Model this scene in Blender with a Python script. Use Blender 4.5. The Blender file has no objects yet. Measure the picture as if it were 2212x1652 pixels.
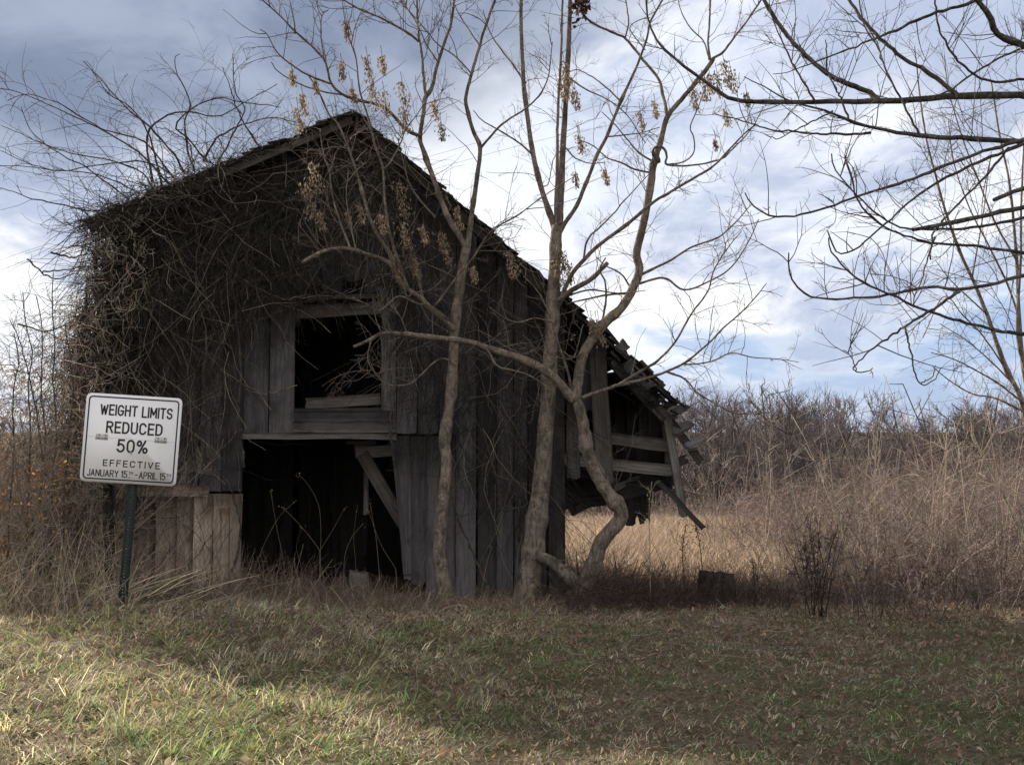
import bpy, math, random
import numpy as np
from mathutils import Vector, Matrix, Quaternion

random.seed(7)
rng = np.random.default_rng(7)
sc = bpy.context.scene
COL = sc.collection

# ------------------------------------------------------------------ camera
CAM_H = 1.65
FPX = 2037.0                       # focal length in units of a 2212 wide picture
PITCH = math.atan((930 - 826) / FPX)
cam = bpy.data.cameras.new('camera')
cam.sensor_width = 36
cam.lens = 36 * FPX / 2212
cam.clip_start = 0.05
cam.clip_end = 4000
camo = bpy.data.objects.new('camera', cam)
camo.location = (0, 0, CAM_H)
camo.rotation_euler = (math.pi / 2 + PITCH, 0, 0)
COL.objects.link(camo)
sc.camera = camo

# ------------------------------------------------------------------ light
SUN_AZ, SUN_EL = math.radians(-41), math.radians(30)
sv = Vector((math.sin(SUN_AZ) * math.cos(SUN_EL), math.cos(SUN_AZ) * math.cos(SUN_EL), math.sin(SUN_EL)))
sun = bpy.data.lights.new('sun', 'SUN')
sun.energy = 5.0
sun.angle = math.radians(0.6)
sun.color = (1.0, 0.92, 0.81)
suno = bpy.data.objects.new('sun', sun)
suno.rotation_euler = sv.to_track_quat('Z', 'Y').to_euler()
suno.location = sv * 60
COL.objects.link(suno)

world = bpy.data.worlds.new('World')
sc.world = world
world.use_nodes = True


class NT:
    """small node helper"""
    def __init__(s, tree):
        s.t = tree
        tree.nodes.clear()

    def n(s, kind, ins=None, **kw):
        nd = s.t.nodes.new(kind)
        for k, v in kw.items():
            setattr(nd, k, v)
        for k, v in (ins or {}).items():
            sock = nd.inputs[k]
            if isinstance(v, bpy.types.NodeSocket):
                s.t.links.new(v, sock)
            else:
                sock.default_value = v
        return nd

    def m(s, op, a, b=0.0, c=0.0, clamp=False):
        nd = s.n('ShaderNodeMath', {0: a, 1: b, 2: c}, operation=op)
        nd.use_clamp = clamp
        return nd.outputs[0]

    def sstep(s, x, lo, hi):
        nd = s.n('ShaderNodeMapRange', {'Value': x, 'From Min': lo, 'From Max': hi}, interpolation_type='SMOOTHSTEP')
        return nd.outputs[0]

    def mix(s, f, a, b, mode='MIX'):
        nd = s.n('ShaderNodeMix', data_type='RGBA', blend_type=mode)
        for k, v in ((0, f), (6, a), (7, b)):
            if isinstance(v, bpy.types.NodeSocket):
                s.t.links.new(v, nd.inputs[k])
            else:
                nd.inputs[k].default_value = v if k == 0 or len(v) == 4 else (*v, 1)
        return nd.outputs[2]

    def noise(s, vec, scale, detail=4, rough=0.55, dist=0.0):
        return s.n('ShaderNodeTexNoise', {'Vector': vec, 'Scale': scale, 'Detail': detail, 'Roughness': rough, 'Distortion': dist}).outputs[0]


w = NT(world.node_tree)
tc = w.n('ShaderNodeTexCoord').outputs['Generated']
sep = w.n('ShaderNodeSeparateXYZ', {0: tc}).outputs
dx, dy, dz = sep[0], sep[1], sep[2]
den = w.m('ADD', w.m('MAXIMUM', dz, 0.0), 0.22)
cvec = w.n('ShaderNodeCombineXYZ', {0: w.m('DIVIDE', dx, den), 1: w.m('DIVIDE', dy, den), 2: 0.0}).outputs[0]
n1 = w.noise(w.n('ShaderNodeMapping', {'Vector': cvec, 'Location': (-2.1, -1.6, 0.0)}).outputs[0], 1.0, 6, 0.52, 0.25)
n2 = w.noise(w.n('ShaderNodeMapping', {'Vector': cvec, 'Location': (3.7, 1.9, 0.4)}).outputs[0], 2.3, 6, 0.55, 0.3)
n3 = w.noise(w.n('ShaderNodeMapping', {'Vector': cvec, 'Location': (-5.1, 7.3, 2.4)}).outputs[0], 0.8, 5, 0.5, 0.2)
sky = w.n('ShaderNodeTexSky', sky_type='NISHITA')
sky.sun_disc = False
sky.sun_elevation = SUN_EL
sky.sun_rotation = SUN_AZ
sky.air_density = 1.0
sky.dust_density = 1.0
# a bank of thick cloud seen against the light overhead, thin bright broken cloud below it, blue gaps low down
t = w.m('ADD', w.m('SUBTRACT', dz, w.m('MULTIPLY', dx, 0.27)), w.m('MULTIPLY', w.m('SUBTRACT', n1, 0.5), 0.30))
thick = w.sstep(t, 0.325, 0.415)
away = w.sstep(dy, 0.35, -0.45)                 # clouds opposite the sun are lit from the front
thick = w.m('MULTIPLY', thick, w.m('SUBTRACT', 1.0, w.m('MULTIPLY', away, 0.6)))
n4 = w.noise(w.n('ShaderNodeMapping', {'Vector': cvec, 'Location': (-8.8, -1.2, 1.0), 'Scale': (1.0, 0.62, 1.0)}).outputs[0], 1.7, 7, 0.6, 0.35)
shade2 = w.m('MULTIPLY', w.sstep(n4, 0.455, 0.61), 0.92)   # grey blue undersides of the broken cloud
bright = w.mix(w.sstep(n3, 0.35, 0.65), (4.2, 4.5, 5.1), (5.6, 5.55, 5.45))
bright = w.mix(away, bright, (10.5, 10.3, 10.0))
grey = w.mix(w.sstep(n2, 0.34, 0.62), (1.95, 2.25, 2.9), (1.15, 1.40, 2.0))
cloud = w.mix(shade2, bright, (2.3, 2.68, 3.6))
cloud = w.mix(thick, cloud, grey)
gap = w.m('MULTIPLY', w.sstep(w.m('SUBTRACT', w.m('ADD', dz, w.m('MULTIPLY', w.m('SUBTRACT', n2, 0.5), 0.30)), w.m('MULTIPLY', dx, 0.22)), 0.09, 0.0), w.sstep(n4, 0.66, 0.40))
bluesky = w.mix(0.85, sky.outputs[0], (1.5, 2.2, 3.65))
final = w.mix(w.m('MULTIPLY', gap, 0.92), cloud, bluesky)
bg = w.n('ShaderNodeBackground', {'Color': final, 'Strength': 0.1})
w.n('ShaderNodeOutputWorld', {'Surface': bg.outputs[0]})

sc.view_settings.view_transform = 'Standard'
sc.view_settings.look = 'None'
sc.view_settings.exposure = 1.1
sc.view_settings.gamma = 1
sc.view_settings.use_curve_mapping = False
sc.cycles.max_bounces = 6
sc.cycles.diffuse_bounces = 3
sc.cycles.transmission_bounces = 3
sc.cycles.transparent_max_bounces = 4

# ------------------------------------------------------------------ projection helpers
_c, _s = math.cos(PITCH), math.sin(PITCH)


def P(X, Y, d):
    """the point at depth y = d that the photograph shows at (X, Y)"""
    a, u = (X - 1106) / FPX, (826 - Y) / FPX
    k = d / (_c - u * _s)
    return np.array((a * k, d, CAM_H + (_s + u * _c) * k))


def sm(x, a, b):
    t = np.clip((np.asarray(x, float) - a) / (b - a), 0, 1)
    return t * t * (3 - 2 * t)


def ground(x, y):
    x, y = np.asarray(x, float), np.asarray(y, float)
    h = -0.29 * sm(y, 7.6, 11.0)
    h = h - 0.045 * np.clip(y - 11, 0, 16) - 0.10 * np.clip(y - 27, 0, 40)
    h = h + 3.5 * sm(y, 130, 420)
    h = h + 0.34 * sm(-x, 4.0, 6.5) * sm(y, 6, 10) * (1 - sm(y, 12, 18))
    h = h + 0.10 * np.exp(-((x + 3.0) / 1.5) ** 2 - ((y - 8.3) / 1.0) ** 2)
    near = 1 - sm(y, 18, 40)
    b = 0.028 * np.sin(1.9 * x + 0.7 * y + 0.3) * np.sin(1.3 * y - 0.8 * x) + 0.018 * np.sin(4.3 * x + 1.1) * np.sin(3.7 * y + 0.5 * x)
    b = b + 0.012 * np.sin(11.3 * x + 3.0 * y + 0.4) * np.sin(12.7 * y - 4.1 * x) + 0.008 * np.sin(23.0 * x - 7 * y) * np.sin(19.0 * y + 9 * x)
    b = b + 0.010 * np.sin(9.1 * x + 2.0 * y) * np.sin(7.7 * y - 3.0 * x)
    return h + b * near


def gz(x, y):
    return float(ground(x, y))


# ------------------------------------------------------------------ object helpers
def setp(o, label=None, cat=None, group=None, kind=None):
    if label:
        o['label'] = label
    if cat:
        o['category'] = cat
    if group:
        o['group'] = group
    if kind:
        o['kind'] = kind
    return o


def thing(name, loc, label, cat, group=None):
    o = bpy.data.objects.new(name, None)
    o.empty_display_size = 0.2
    o.location = loc
    COL.objects.link(o)
    return setp(o, label, cat, group)


def link(name, me, parent=None, matrix=None, kind=None):
    """matrix is the world matrix (identity when the mesh is in world coordinates); parents are only moved, never turned"""
    o = bpy.data.objects.new(name, me)
    M = matrix if matrix is not None else Matrix.Identity(4)
    if parent is not None:
        o.parent = parent
        off = Vector(parent.location)
        if parent.parent is not None:
            off = off + Vector(parent.parent.location)
        M = Matrix.Translation(-off) @ M
    o.matrix_basis = M
    COL.objects.link(o)
    if kind:
        o['kind'] = kind
    return o


def mesh_np(name, V, F, mat, col=None, smooth=False):
    """V (n,3), F a list of (m,k) integer arrays, col (n,3) per vertex"""
    V = np.ascontiguousarray(V, np.float32)
    me = bpy.data.meshes.new(name)
    me.vertices.add(len(V))
    me.vertices.foreach_set('co', V.ravel())
    F = [np.asarray(f, np.int32) for f in F if len(f)]
    nl = sum(f.size for f in F)
    npoly = sum(len(f) for f in F)
    me.loops.add(nl)
    me.polygons.add(npoly)
    me.loops.foreach_set('vertex_index', np.concatenate([f.ravel() for f in F]))
    tot = np.concatenate([np.full(len(f), f.shape[1], np.int32) for f in F])
    st = np.zeros(npoly, np.int32)
    st[1:] = np.cumsum(tot)[:-1]
    me.polygons.foreach_set('loop_start', st)
    try:
        me.polygons.foreach_set('loop_total', tot)
    except Exception:
        pass
    if smooth:
        me.polygons.foreach_set('use_smooth', np.ones(npoly, bool))
    if col is not None:
        a = me.attributes.new('tint', 'FLOAT_COLOR', 'POINT')
        c = np.ones((len(V), 4), np.float32)
        c[:, :3] = col
        a.data.foreach_set('color', c.ravel())
    me.update()
    me.validate()
    me.materials.append(mat)
    return me


def unit(v):
    v = np.asarray(v, float)
    return v / np.maximum(np.linalg.norm(v, axis=-1, keepdims=True), 1e-9)


class Strands:
    """many tapered tubes collected into one mesh"""
    def __init__(s):
        s.b = []

    def add(s, pts, r0, r1, col=(0.1, 0.1, 0.1), sides=3, rads=None):
        pts = np.asarray(pts, float)
        if pts.ndim == 2:
            pts = pts[None]
        S, K = pts.shape[:2]
        if rads is None:
            f = np.linspace(0, 1, K)[None]
            r0 = np.broadcast_to(np.asarray(r0, float), (S,))[:, None]
            r1 = np.broadcast_to(np.asarray(r1, float), (S,))[:, None]
            rads = r0 + (r1 - r0) * f
        col = np.broadcast_to(np.asarray(col, float), (S, 3))
        s.b.append((pts, np.broadcast_to(rads, (S, K)), col, sides))

    def mesh(s, name, mat):
        Vs, Fs, Cs, off = [], [], [], 0
        for pts, rad, col, sd in s.b:
            S, K = pts.shape[:2]
            T = np.gradient(pts, axis=1)
            T = unit(T)
            mean = unit(pts[:, -1] - pts[:, 0] + 1e-6)
            ref = np.where(np.abs(mean[:, 2:3]) > 0.8, np.array([[1., 0, 0]]), np.array([[0, 0, 1.]]))
            A = unit(np.cross(T, ref[:, None, :]))
            B = np.cross(T, A)
            if S == 1:                                       # one long limb: carry the ring along without twist
                a_ = unit(np.cross(T[0, 0], (0.31, 0.90, 0.30)))
                for k_ in range(K):
                    a_ = unit(a_ - T[0, k_] * np.dot(a_, T[0, k_]))
                    A[0, k_] = a_
                    B[0, k_] = np.cross(T[0, k_], a_)
            ang = np.arange(sd) * 2 * math.pi / sd
            ring = (A[:, :, None, :] * np.cos(ang)[None, None, :, None] + B[:, :, None, :] * np.sin(ang)[None, None, :, None])
            V = pts[:, :, None, :] + ring * rad[:, :, None, None]
            Vs.append(V.reshape(-1, 3))
            Cs.append(np.repeat(col, K * sd, axis=0))
            idx = off + np.arange(S * K * sd).reshape(S, K, sd)
            a, b = idx[:, :-1, :], idx[:, 1:, :]
            q = np.stack([a, np.roll(a, -1, 2), np.roll(b, -1, 2), b], -1)
            Fs.append(q.reshape(-1, 4))
            if sd > 3:
                Fs.append(idx[:, -1, :].reshape(S, sd))
                Fs.append(idx[:, 0, ::-1].reshape(S, sd))
            off += S * K * sd
        me = mesh_np(name, np.concatenate(Vs), Fs, mat, np.concatenate(Cs), smooth=True)
        return me

    def build(s, name, mat, parent=None, kind=None):
        return link(name, s.mesh(name, mat), parent, None, kind)


def walk(P0, D0, L, K=6, jit=0.12, trop=(0, 0, 0), curl=0.0, R=None):
    R = R or rng
    P0 = np.asarray(P0, float)
    S = len(P0)
    d = unit(np.broadcast_to(np.asarray(D0, float), (S, 3)))
    L = np.broadcast_to(np.asarray(L, float), (S,))
    st = (L / (K - 1))[:, None]
    pts = np.empty((S, K, 3))
    pts[:, 0] = P0
    cv = R.normal(size=(S, 3)) * curl
    tr = np.asarray(trop, float)
    for k in range(1, K):
        d = unit(d + cv + R.normal(size=(S, 3)) * jit + tr)
        pts[:, k] = pts[:, k - 1] + d * st
    return pts


def spline(pts, n):
    """Catmull-Rom through pts, n points evenly along it"""
    p = np.asarray(pts, float)
    if len(p) == 2:
        return p[0] + (p[1] - p[0]) * np.linspace(0, 1, n)[:, None]
    q = np.vstack([2 * p[0] - p[1], p, 2 * p[-1] - p[-2]])
    out = []
    for i in range(1, len(q) - 2):
        tt = np.linspace(0, 1, 10, endpoint=False)[:, None]
        a, b, c, d = q[i - 1], q[i], q[i + 1], q[i + 2]
        out.append(0.5 * ((2 * b) + (c - a) * tt + (2 * a - 5 * b + 4 * c - d) * tt ** 2 + (3 * b - a - 3 * c + d) * tt ** 3))
    out = np.vstack(out + [p[-1][None]])
    s = np.concatenate([[0], np.cumsum(np.linalg.norm(np.diff(out, axis=0), axis=1))])
    tt = np.linspace(0, s[-1], n)
    return np.stack([np.interp(tt, s, out[:, k]) for k in range(3)], 1)


def jcol(base, n, v=0.25, R=None):
    R = R or rng
    base = np.asarray(base, float)
    return np.clip(base[None] * np.exp(R.normal(size=(n, 1)) * v) * np.exp(R.normal(size=(n, 3)) * v * 0.25), 0.002, 0.9)


# ------------------------------------------------------------------ materials
def mat_new(name):
    m = bpy.data.materials.new(name)
    m.use_nodes = True
    nt = NT(m.node_tree)
    return m, nt


def finish(nt, col, rough=0.85, bump=None, bstr=0.3, bdist=0.01, spec=0.25, metal=0.0):
    ins = {'Base Color': col, 'Roughness': rough, 'Specular IOR Level': spec, 'Metallic': metal}
    if bump is not None:
        ins['Normal'] = nt.n('ShaderNodeBump', {'Height': bump, 'Strength': bstr, 'Distance': bdist}).outputs[0]
    b = nt.n('ShaderNodeBsdfPrincipled', ins)
    nt.n('ShaderNodeOutputMaterial', {'Surface': b.outputs[0]})
    return b


def mat_wood(name, dark, light, brown, moss=0.0):
    """weathered board; the grain runs along the object's own X axis"""
    m, nt = mat_new(name)
    oc = nt.n('ShaderNodeTexCoord').outputs['Object']
    rnd = nt.n('ShaderNodeObjectInfo').outputs['Random']
    off = nt.n('ShaderNodeCombineXYZ', {0: nt.m('MULTIPLY', rnd, 37.0), 1: nt.m('MULTIPLY', rnd, 91.0), 2: nt.m('MULTIPLY', rnd, 53.0)}).outputs[0]
    v = nt.n('ShaderNodeVectorMath', {0: oc, 1: off}, operation='ADD').outputs[0]
    g1 = nt.noise(nt.n('ShaderNodeMapping', {'Vector': v, 'Scale': (2.2, 34, 34)}).outputs[0], 1.0, 7, 0.7, 0.8)
    g2 = nt.noise(nt.n('ShaderNodeMapping', {'Vector': v, 'Scale': (0.7, 9, 9)}).outputs[0], 1.0, 5, 0.6, 1.2)
    blot = nt.noise(v, 2.6, 5, 0.6, 0.4)
    kn = nt.n('ShaderNodeTexVoronoi', {'Vector': nt.n('ShaderNodeMapping', {'Vector': v, 'Scale': (1.3, 4.0, 4.0)}).outputs[0], 'Scale': 1.0}).outputs['Distance']
    c = nt.mix(nt.sstep(g1, 0.22, 0.80), dark, light)
    c = nt.mix(nt.m('MULTIPLY', nt.sstep(g2, 0.45, 0.7), 0.6), c, brown)
    c = nt.mix(nt.m('MULTIPLY', nt.sstep(blot, 0.5, 0.72), 0.65), c, tuple(x * 0.55 for x in dark))
    c = nt.mix(nt.m('MULTIPLY', nt.sstep(kn, 0.10, 0.03), 0.8), c, tuple(x * 0.4 for x in dark))
    if moss:
        c = nt.mix(nt.m('MULTIPLY', nt.sstep(nt.noise(v, 5.0, 6, 0.65), 0.55, 0.7), moss), c, (0.030, 0.040, 0.016))
    tone = nt.m('ADD', nt.m('MULTIPLY', rnd, 0.85), 0.52)
    c = nt.mix(1.0, c, nt.n('ShaderNodeCombineColor', {0: tone, 1: tone, 2: tone}).outputs[0], 'MULTIPLY')
    crack = nt.m('ADD', nt.m('MULTIPLY', g1, 0.7), nt.m('MULTIPLY', g2, 0.5))
    finish(nt, c, 0.9, crack, 0.7, 0.012, 0.15)
    return m


def mat_bark(name, dark, light, scale=14, moss=0.0):
    m, nt = mat_new(name)
    oc = nt.n('ShaderNodeTexCoord').outputs['Object']
    v = nt.n('ShaderNodeMapping', {'Vector': oc, 'Scale': (1, 1, 0.45)}).outputs[0]
    a = nt.noise(v, scale, 7, 0.65, 0.8)
    b = nt.noise(oc, 3.1, 4, 0.6)
    band = nt.noise(nt.n('ShaderNodeMapping', {'Vector': oc, 'Scale': (6, 6, 46)}).outputs[0], 1.0, 3, 0.5, 0.6)
    c = nt.mix(nt.sstep(a, 0.30, 0.68), dark, light)
    ck = nt.n('ShaderNodeTexVoronoi', {'Vector': nt.n('ShaderNodeMapping', {'Vector': nt.n('ShaderNodeVectorMath', {0: oc, 1: nt.n('ShaderNodeTexNoise', {'Vector': oc, 'Scale': 9.0}).outputs[1]}, operation='ADD').outputs[0], 'Scale': (34, 34, 11)}).outputs[0], 'Scale': 1.0}, feature='DISTANCE_TO_EDGE').outputs['Distance']
    crk = nt.sstep(ck, 0.0, 0.10)
    c = nt.mix(nt.m('MULTIPLY', nt.m('SUBTRACT', 1.0, crk), 0.6), c, tuple(x * 0.5 for x in dark))
    c = nt.mix(nt.m('MULTIPLY', nt.sstep(b, 0.45, 0.72), 0.6), c, tuple(x * 0.6 for x in dark))
    c = nt.mix(nt.m('MULTIPLY', nt.sstep(band, 0.60, 0.72), 0.55), c, tuple(x * 0.7 for x in dark))
    if moss:
        c = nt.mix(nt.m('MULTIPLY', nt.sstep(nt.noise(oc, 6.0, 6, 0.7), 0.52, 0.66), moss), c, tuple(min(0.6, x * 1.25) for x in light[:2]) + (light[2] * 1.15,))
    finish(nt, c, 0.88, nt.m('ADD', nt.m('ADD', a, nt.m('MULTIPLY', band, 0.4)), nt.m('MULTIPLY', crk, 0.5)), 0.9, 0.03, 0.15)
    return m


def mat_tint(name, trans=0.0, rough=0.85, spec=0.1):
    """colour per stalk or leaf; trans lets light through thin blades"""
    m, nt = mat_new(name)
    at = nt.n('ShaderNodeAttribute', attribute_name='tint').outputs['Color']
    if trans <= 0:
        finish(nt, at, rough, spec=spec)
        return m
    d = nt.n('ShaderNodeBsdfPrincipled', {'Base Color': at, 'Roughness': rough, 'Specular IOR Level': spec}).outputs[0]
    tcol = nt.mix(1.0, at, (1.0, 0.98, 0.88), 'MULTIPLY')
    tr = nt.n('ShaderNodeBsdfTranslucent', {'Color': tcol}).outputs[0]
    mx = nt.n('ShaderNodeMixShader', {0: trans, 1: d, 2: tr}).outputs[0]
    nt.n('ShaderNodeOutputMaterial', {'Surface': mx})
    return m


def mat_flat(name, colr, rough=0.7, var=0.25, scale=30, spec=0.3, metal=0.0, bstr=0.1):
    m, nt = mat_new(name)
    oc = nt.n('ShaderNodeTexCoord').outputs['Object']
    a = nt.noise(oc, scale, 5, 0.6)
    c = nt.mix(a, tuple(x * (1 - var) for x in colr), tuple(min(1, x * (1 + var)) for x in colr))
    finish(nt, c, rough, a, bstr, 0.004, spec, metal)
    return m


M_BOARD = mat_wood('weathered_board', (0.034, 0.030, 0.031), (0.112, 0.103, 0.104), (0.075, 0.060, 0.050))
M_BOARD_LIT = mat_wood('lit_board', (0.185, 0.140, 0.110), (0.50, 0.395, 0.31), (0.36, 0.265, 0.195))  # bounce light from the grass painted into a less weathered tone
M_BEAM = mat_wood('hewn_beam', (0.035, 0.031, 0.028), (0.145, 0.130, 0.115), (0.085, 0.066, 0.050))
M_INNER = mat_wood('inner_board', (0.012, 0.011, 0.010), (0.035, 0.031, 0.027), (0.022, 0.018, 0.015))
M_ROOFWOOD = mat_wood('roof_board', (0.016, 0.014, 0.012), (0.070, 0.060, 0.050), (0.042, 0.032, 0.024), 0.5)
M_SHINGLE = mat_tint('old_shingle', 0, 0.95, 0.05)
M_BARK_PALE = mat_bark('pale_bark', (0.095, 0.075, 0.060), (0.35, 0.285, 0.22), 17, 0.5)
M_BARK_DARK = mat_bark('dark_bark', (0.040, 0.034, 0.030), (0.165, 0.142, 0.120), 22, 0.35)
M_BARK_STUMP = mat_bark('stump_bark', (0.018, 0.015, 0.013), (0.065, 0.055, 0.046), 12)
M_BIRCH = mat_bark('birch_bark', (0.26, 0.22, 0.15), (0.58, 0.52, 0.38), 9)
M_TWIG = mat_tint('twig', 0, 0.8, 0.2)
M_GRASS = mat_tint('grass_blade', 0.45, 0.7, 0.15)
M_LEAF = mat_tint('dry_leaf', 0.40, 0.75, 0.15)
M_STALK = mat_tint('dry_stalk', 0.15, 0.8, 0.15)

# ground material: thatch, soil, moss
M_GROUND, nt = mat_new('thatch_soil')
oc = nt.n('ShaderNodeTexCoord').outputs['Object']
a = nt.noise(oc, 26, 8, 0.7, 0.4)
b = nt.noise(oc, 1.3, 5, 0.6, 0.6)
c_ = nt.noise(oc, 5.5, 5, 0.6, 0.6)
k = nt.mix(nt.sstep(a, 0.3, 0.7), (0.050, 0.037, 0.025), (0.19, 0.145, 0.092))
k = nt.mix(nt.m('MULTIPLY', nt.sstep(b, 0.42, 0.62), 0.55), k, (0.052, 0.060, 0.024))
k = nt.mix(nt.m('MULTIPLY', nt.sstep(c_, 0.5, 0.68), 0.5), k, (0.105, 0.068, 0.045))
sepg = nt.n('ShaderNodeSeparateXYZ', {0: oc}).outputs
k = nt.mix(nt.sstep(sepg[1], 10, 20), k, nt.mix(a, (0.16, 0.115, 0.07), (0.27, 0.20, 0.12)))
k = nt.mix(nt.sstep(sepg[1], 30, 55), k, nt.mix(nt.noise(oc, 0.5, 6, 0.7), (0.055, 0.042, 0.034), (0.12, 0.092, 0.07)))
finish(nt, k, 0.95, a, 0.9, 0.03, 0.05)

# ------------------------------------------------------------------ the ground, one sheet to the horizon
def axis(parts):
    out = []
    for lo, hi, n in parts:
        out.append(np.linspace(lo, hi, n, endpoint=False))
    return np.concatenate(out + [[parts[-1][1]]])


gx = axis([(-1500, -200, 12), (-200, -40, 24), (-40, -9, 40), (-9, 9, 140), (9, 40, 40), (40, 200, 24), (200, 1500, 12)])
gy = axis([(-300, -20, 12), (-20, 3, 22), (3, 16, 105), (16, 60, 80), (60, 200, 36), (200, 1800, 40)])
GX, GY = np.meshgrid(gx, gy)
GV = np.stack([GX, GY, ground(GX, GY)], -1).reshape(-1, 3)
ny, nx = GX.shape
ii = np.arange(ny * nx).reshape(ny, nx)
GF = np.stack([ii[:-1, :-1], ii[:-1, 1:], ii[1:, 1:], ii[1:, :-1]], -1).reshape(-1, 4)
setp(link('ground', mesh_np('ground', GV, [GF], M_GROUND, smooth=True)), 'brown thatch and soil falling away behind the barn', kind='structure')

# ------------------------------------------------------------------ planks
def plank(name, p0, p1, width, thick, mat, parent, face=(0, -1, 0), n=3, rag0=0.0, rag1=0.0, slant0=0.0, slant1=0.0, wob=0.004, w1=None, warp=0.006):
    """a board from p0 to p1: local X along it, Y across its width, Z through its thickness; face is where its broad side looks"""
    p0, p1 = np.asarray(p0, float), np.asarray(p1, float)
    L = np.linalg.norm(p1 - p0)
    X = (p1 - p0) / L
    Z = np.asarray(face, float)
    Z = unit(Z - X * np.dot(Z, X))
    Y = np.cross(Z, X)
    w1 = width if w1 is None else w1
    mm = 3
    V = []
    for side in (1, -1):
        for i in range(n + 1):
            f = i / n
            wd = width + (w1 - width) * f
            for j in range(mm + 1):
                g = j / mm - 0.5
                x = f * L
                if i == 0:
                    x += slant0 * g + abs(rng.normal()) * rag0
                if i == n:
                    x += slant1 * g - abs(rng.normal()) * rag1
                y = g * wd + (rng.normal() * wob if j in (0, mm) else 0)
                z = side * thick / 2 + 0.25 * warp * math.sin(f * 5 + p0[0] * 7) + warp * 0.3 * g * math.sin(p0[0] * 31 + f * 3)
                V.append((x, y, z))
    V = np.array(V)
    # the far face follows the near one
    half = (n + 1) * (mm + 1)
    V[half:, :2] = V[:half, :2]
    a = np.arange(half).reshape(n + 1, mm + 1)
    top = np.stack([a[:-1, :-1], a[1:, :-1], a[1:, 1:], a[:-1, 1:]], -1).reshape(-1, 4)
    bot = top[:, ::-1] + half
    bd = list(a[:, 0]) + list(a[-1, 1:]) + list(a[::-1, -1][1:]) + list(a[0, ::-1][1:-1])
    q = [(bd[i], bd[i - 1], bd[i - 1] + half, bd[i] + half) for i in range(len(bd))]
    me = mesh_np(name, V, [top, bot, np.array(q)[:, ::-1]], mat)
    M = Matrix(((X[0], Y[0], Z[0], p0[0]), (X[1], Y[1], Z[1], p0[1]), (X[2], Y[2], Z[2], p0[2]), (0, 0, 0, 1)))
    return link(name, me, parent, M)


# ------------------------------------------------------------------ the barn
D = 11.0                                            # depth of the front wall
barn = thing('barn', (P(735, 1290, D)[0], D, gz(-1.9, D)), 'dark weathered board barn overgrown with vines, its right lean-to collapsing', 'barn')
BACK = D + 2.5


def wx(X, Y=930):
    return P(X, Y, D)[0]


def wz(Y, X=1106):
    return P(X, Y, D)[2]


FRONT = D - 0.30
RIDGE = (P(762, 247, FRONT)[0], P(762, 247, FRONT)[2])
EAVE_L = (P(188, 485, FRONT)[0], P(188, 485, FRONT)[2])
EAVE_R = (P(1350, 765, FRONT)[0], P(1350, 765, FRONT)[2])


def roof_z(x):
    if x < RIDGE[0]:
        f = (x - EAVE_L[0]) / (RIDGE[0] - EAVE_L[0])
        return EAVE_L[1] + f * (RIDGE[1] - EAVE_L[1])
    f = (x - RIDGE[0]) / (EAVE_R[0] - RIDGE[0])
    return RIDGE[1] + f * (EAVE_R[1] - RIDGE[1])


SL_L = (RIDGE[1] - EAVE_L[1]) / (RIDGE[0] - EAVE_L[0])
SL_R = (EAVE_R[1] - RIDGE[1]) / (EAVE_R[0] - RIDGE[0])


def board(X0, X1, Ytop, Ybot, mat=M_BOARD, rag_b=0.01, rag_t=0.004, dy=0.0, gap=0.004, n=3, skew=0.0):
    """one upright wall board between picture columns X0 and X1; Ytop None means cut along the roof"""
    x0, x1 = wx(X0) + gap, wx(X1) - gap
    xc, wd = (x0 + x1) / 2, x1 - x0
    y = D + dy + rng.uniform(-0.007, 0.007)
    zb = wz(Ybot)
    sl = 0.0
    if Ytop is None:
        zt = roof_z(xc) - 0.10
        sl = (SL_L if xc < RIDGE[0] else SL_R) * wd
        sl = -sl                                    # local Y of an upright board points to -x
        rag_t = 0.0
    else:
        zt = wz(Ytop)
    return plank('board', (xc + skew, y, zb), (xc + rng.normal() * 0.004, y, zt), wd, 0.026, mat, barn, n=n, rag0=rag_b, rag1=rag_t, slant1=sl)


# left of the doorway: upper boards, then boarding by the ground, coloured paler for bounce light
lx = [246, 286, 327, 381, 432, 480, 526]
for a0, a1 in zip(lx[:-1], lx[1:]):
    board(a0, a1, None, 1062, gap=0.005 if a0 != 327 else 0.012)
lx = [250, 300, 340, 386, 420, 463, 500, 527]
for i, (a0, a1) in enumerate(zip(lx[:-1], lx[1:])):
    board(a0, a1, 1066, 1285, M_BOARD_LIT, gap=0.005)
plank('batten', (wx(262), D - 0.035, wz(1058)), (wx(455), D - 0.035, wz(1060)), 0.125, 0.03, M_BOARD_LIT, barn, rag1=0.01)
plank('corner_gap_plank', (wx(237), D - 0.03, wz(1285)), (wx(240), D - 0.03, wz(560)), 0.10, 0.10, M_ROOFWOOD, barn)  # dark plank put in for the shadow gap at the barn corner
# between the corner and the window, above the doorway
board(526, 580, None, 936)
board(580, 636, None, 936, gap=0.006)
# above the window, ends ragged
for a0, a1, yb in ((636, 690, 628), (690, 736, 640), (736, 782, 612), (782, 822, 636)):
    board(a0, a1, None, yb, rag_b=0.05)
# right of the window
board(822, 856, None, 936, rag_b=0.01)
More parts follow.
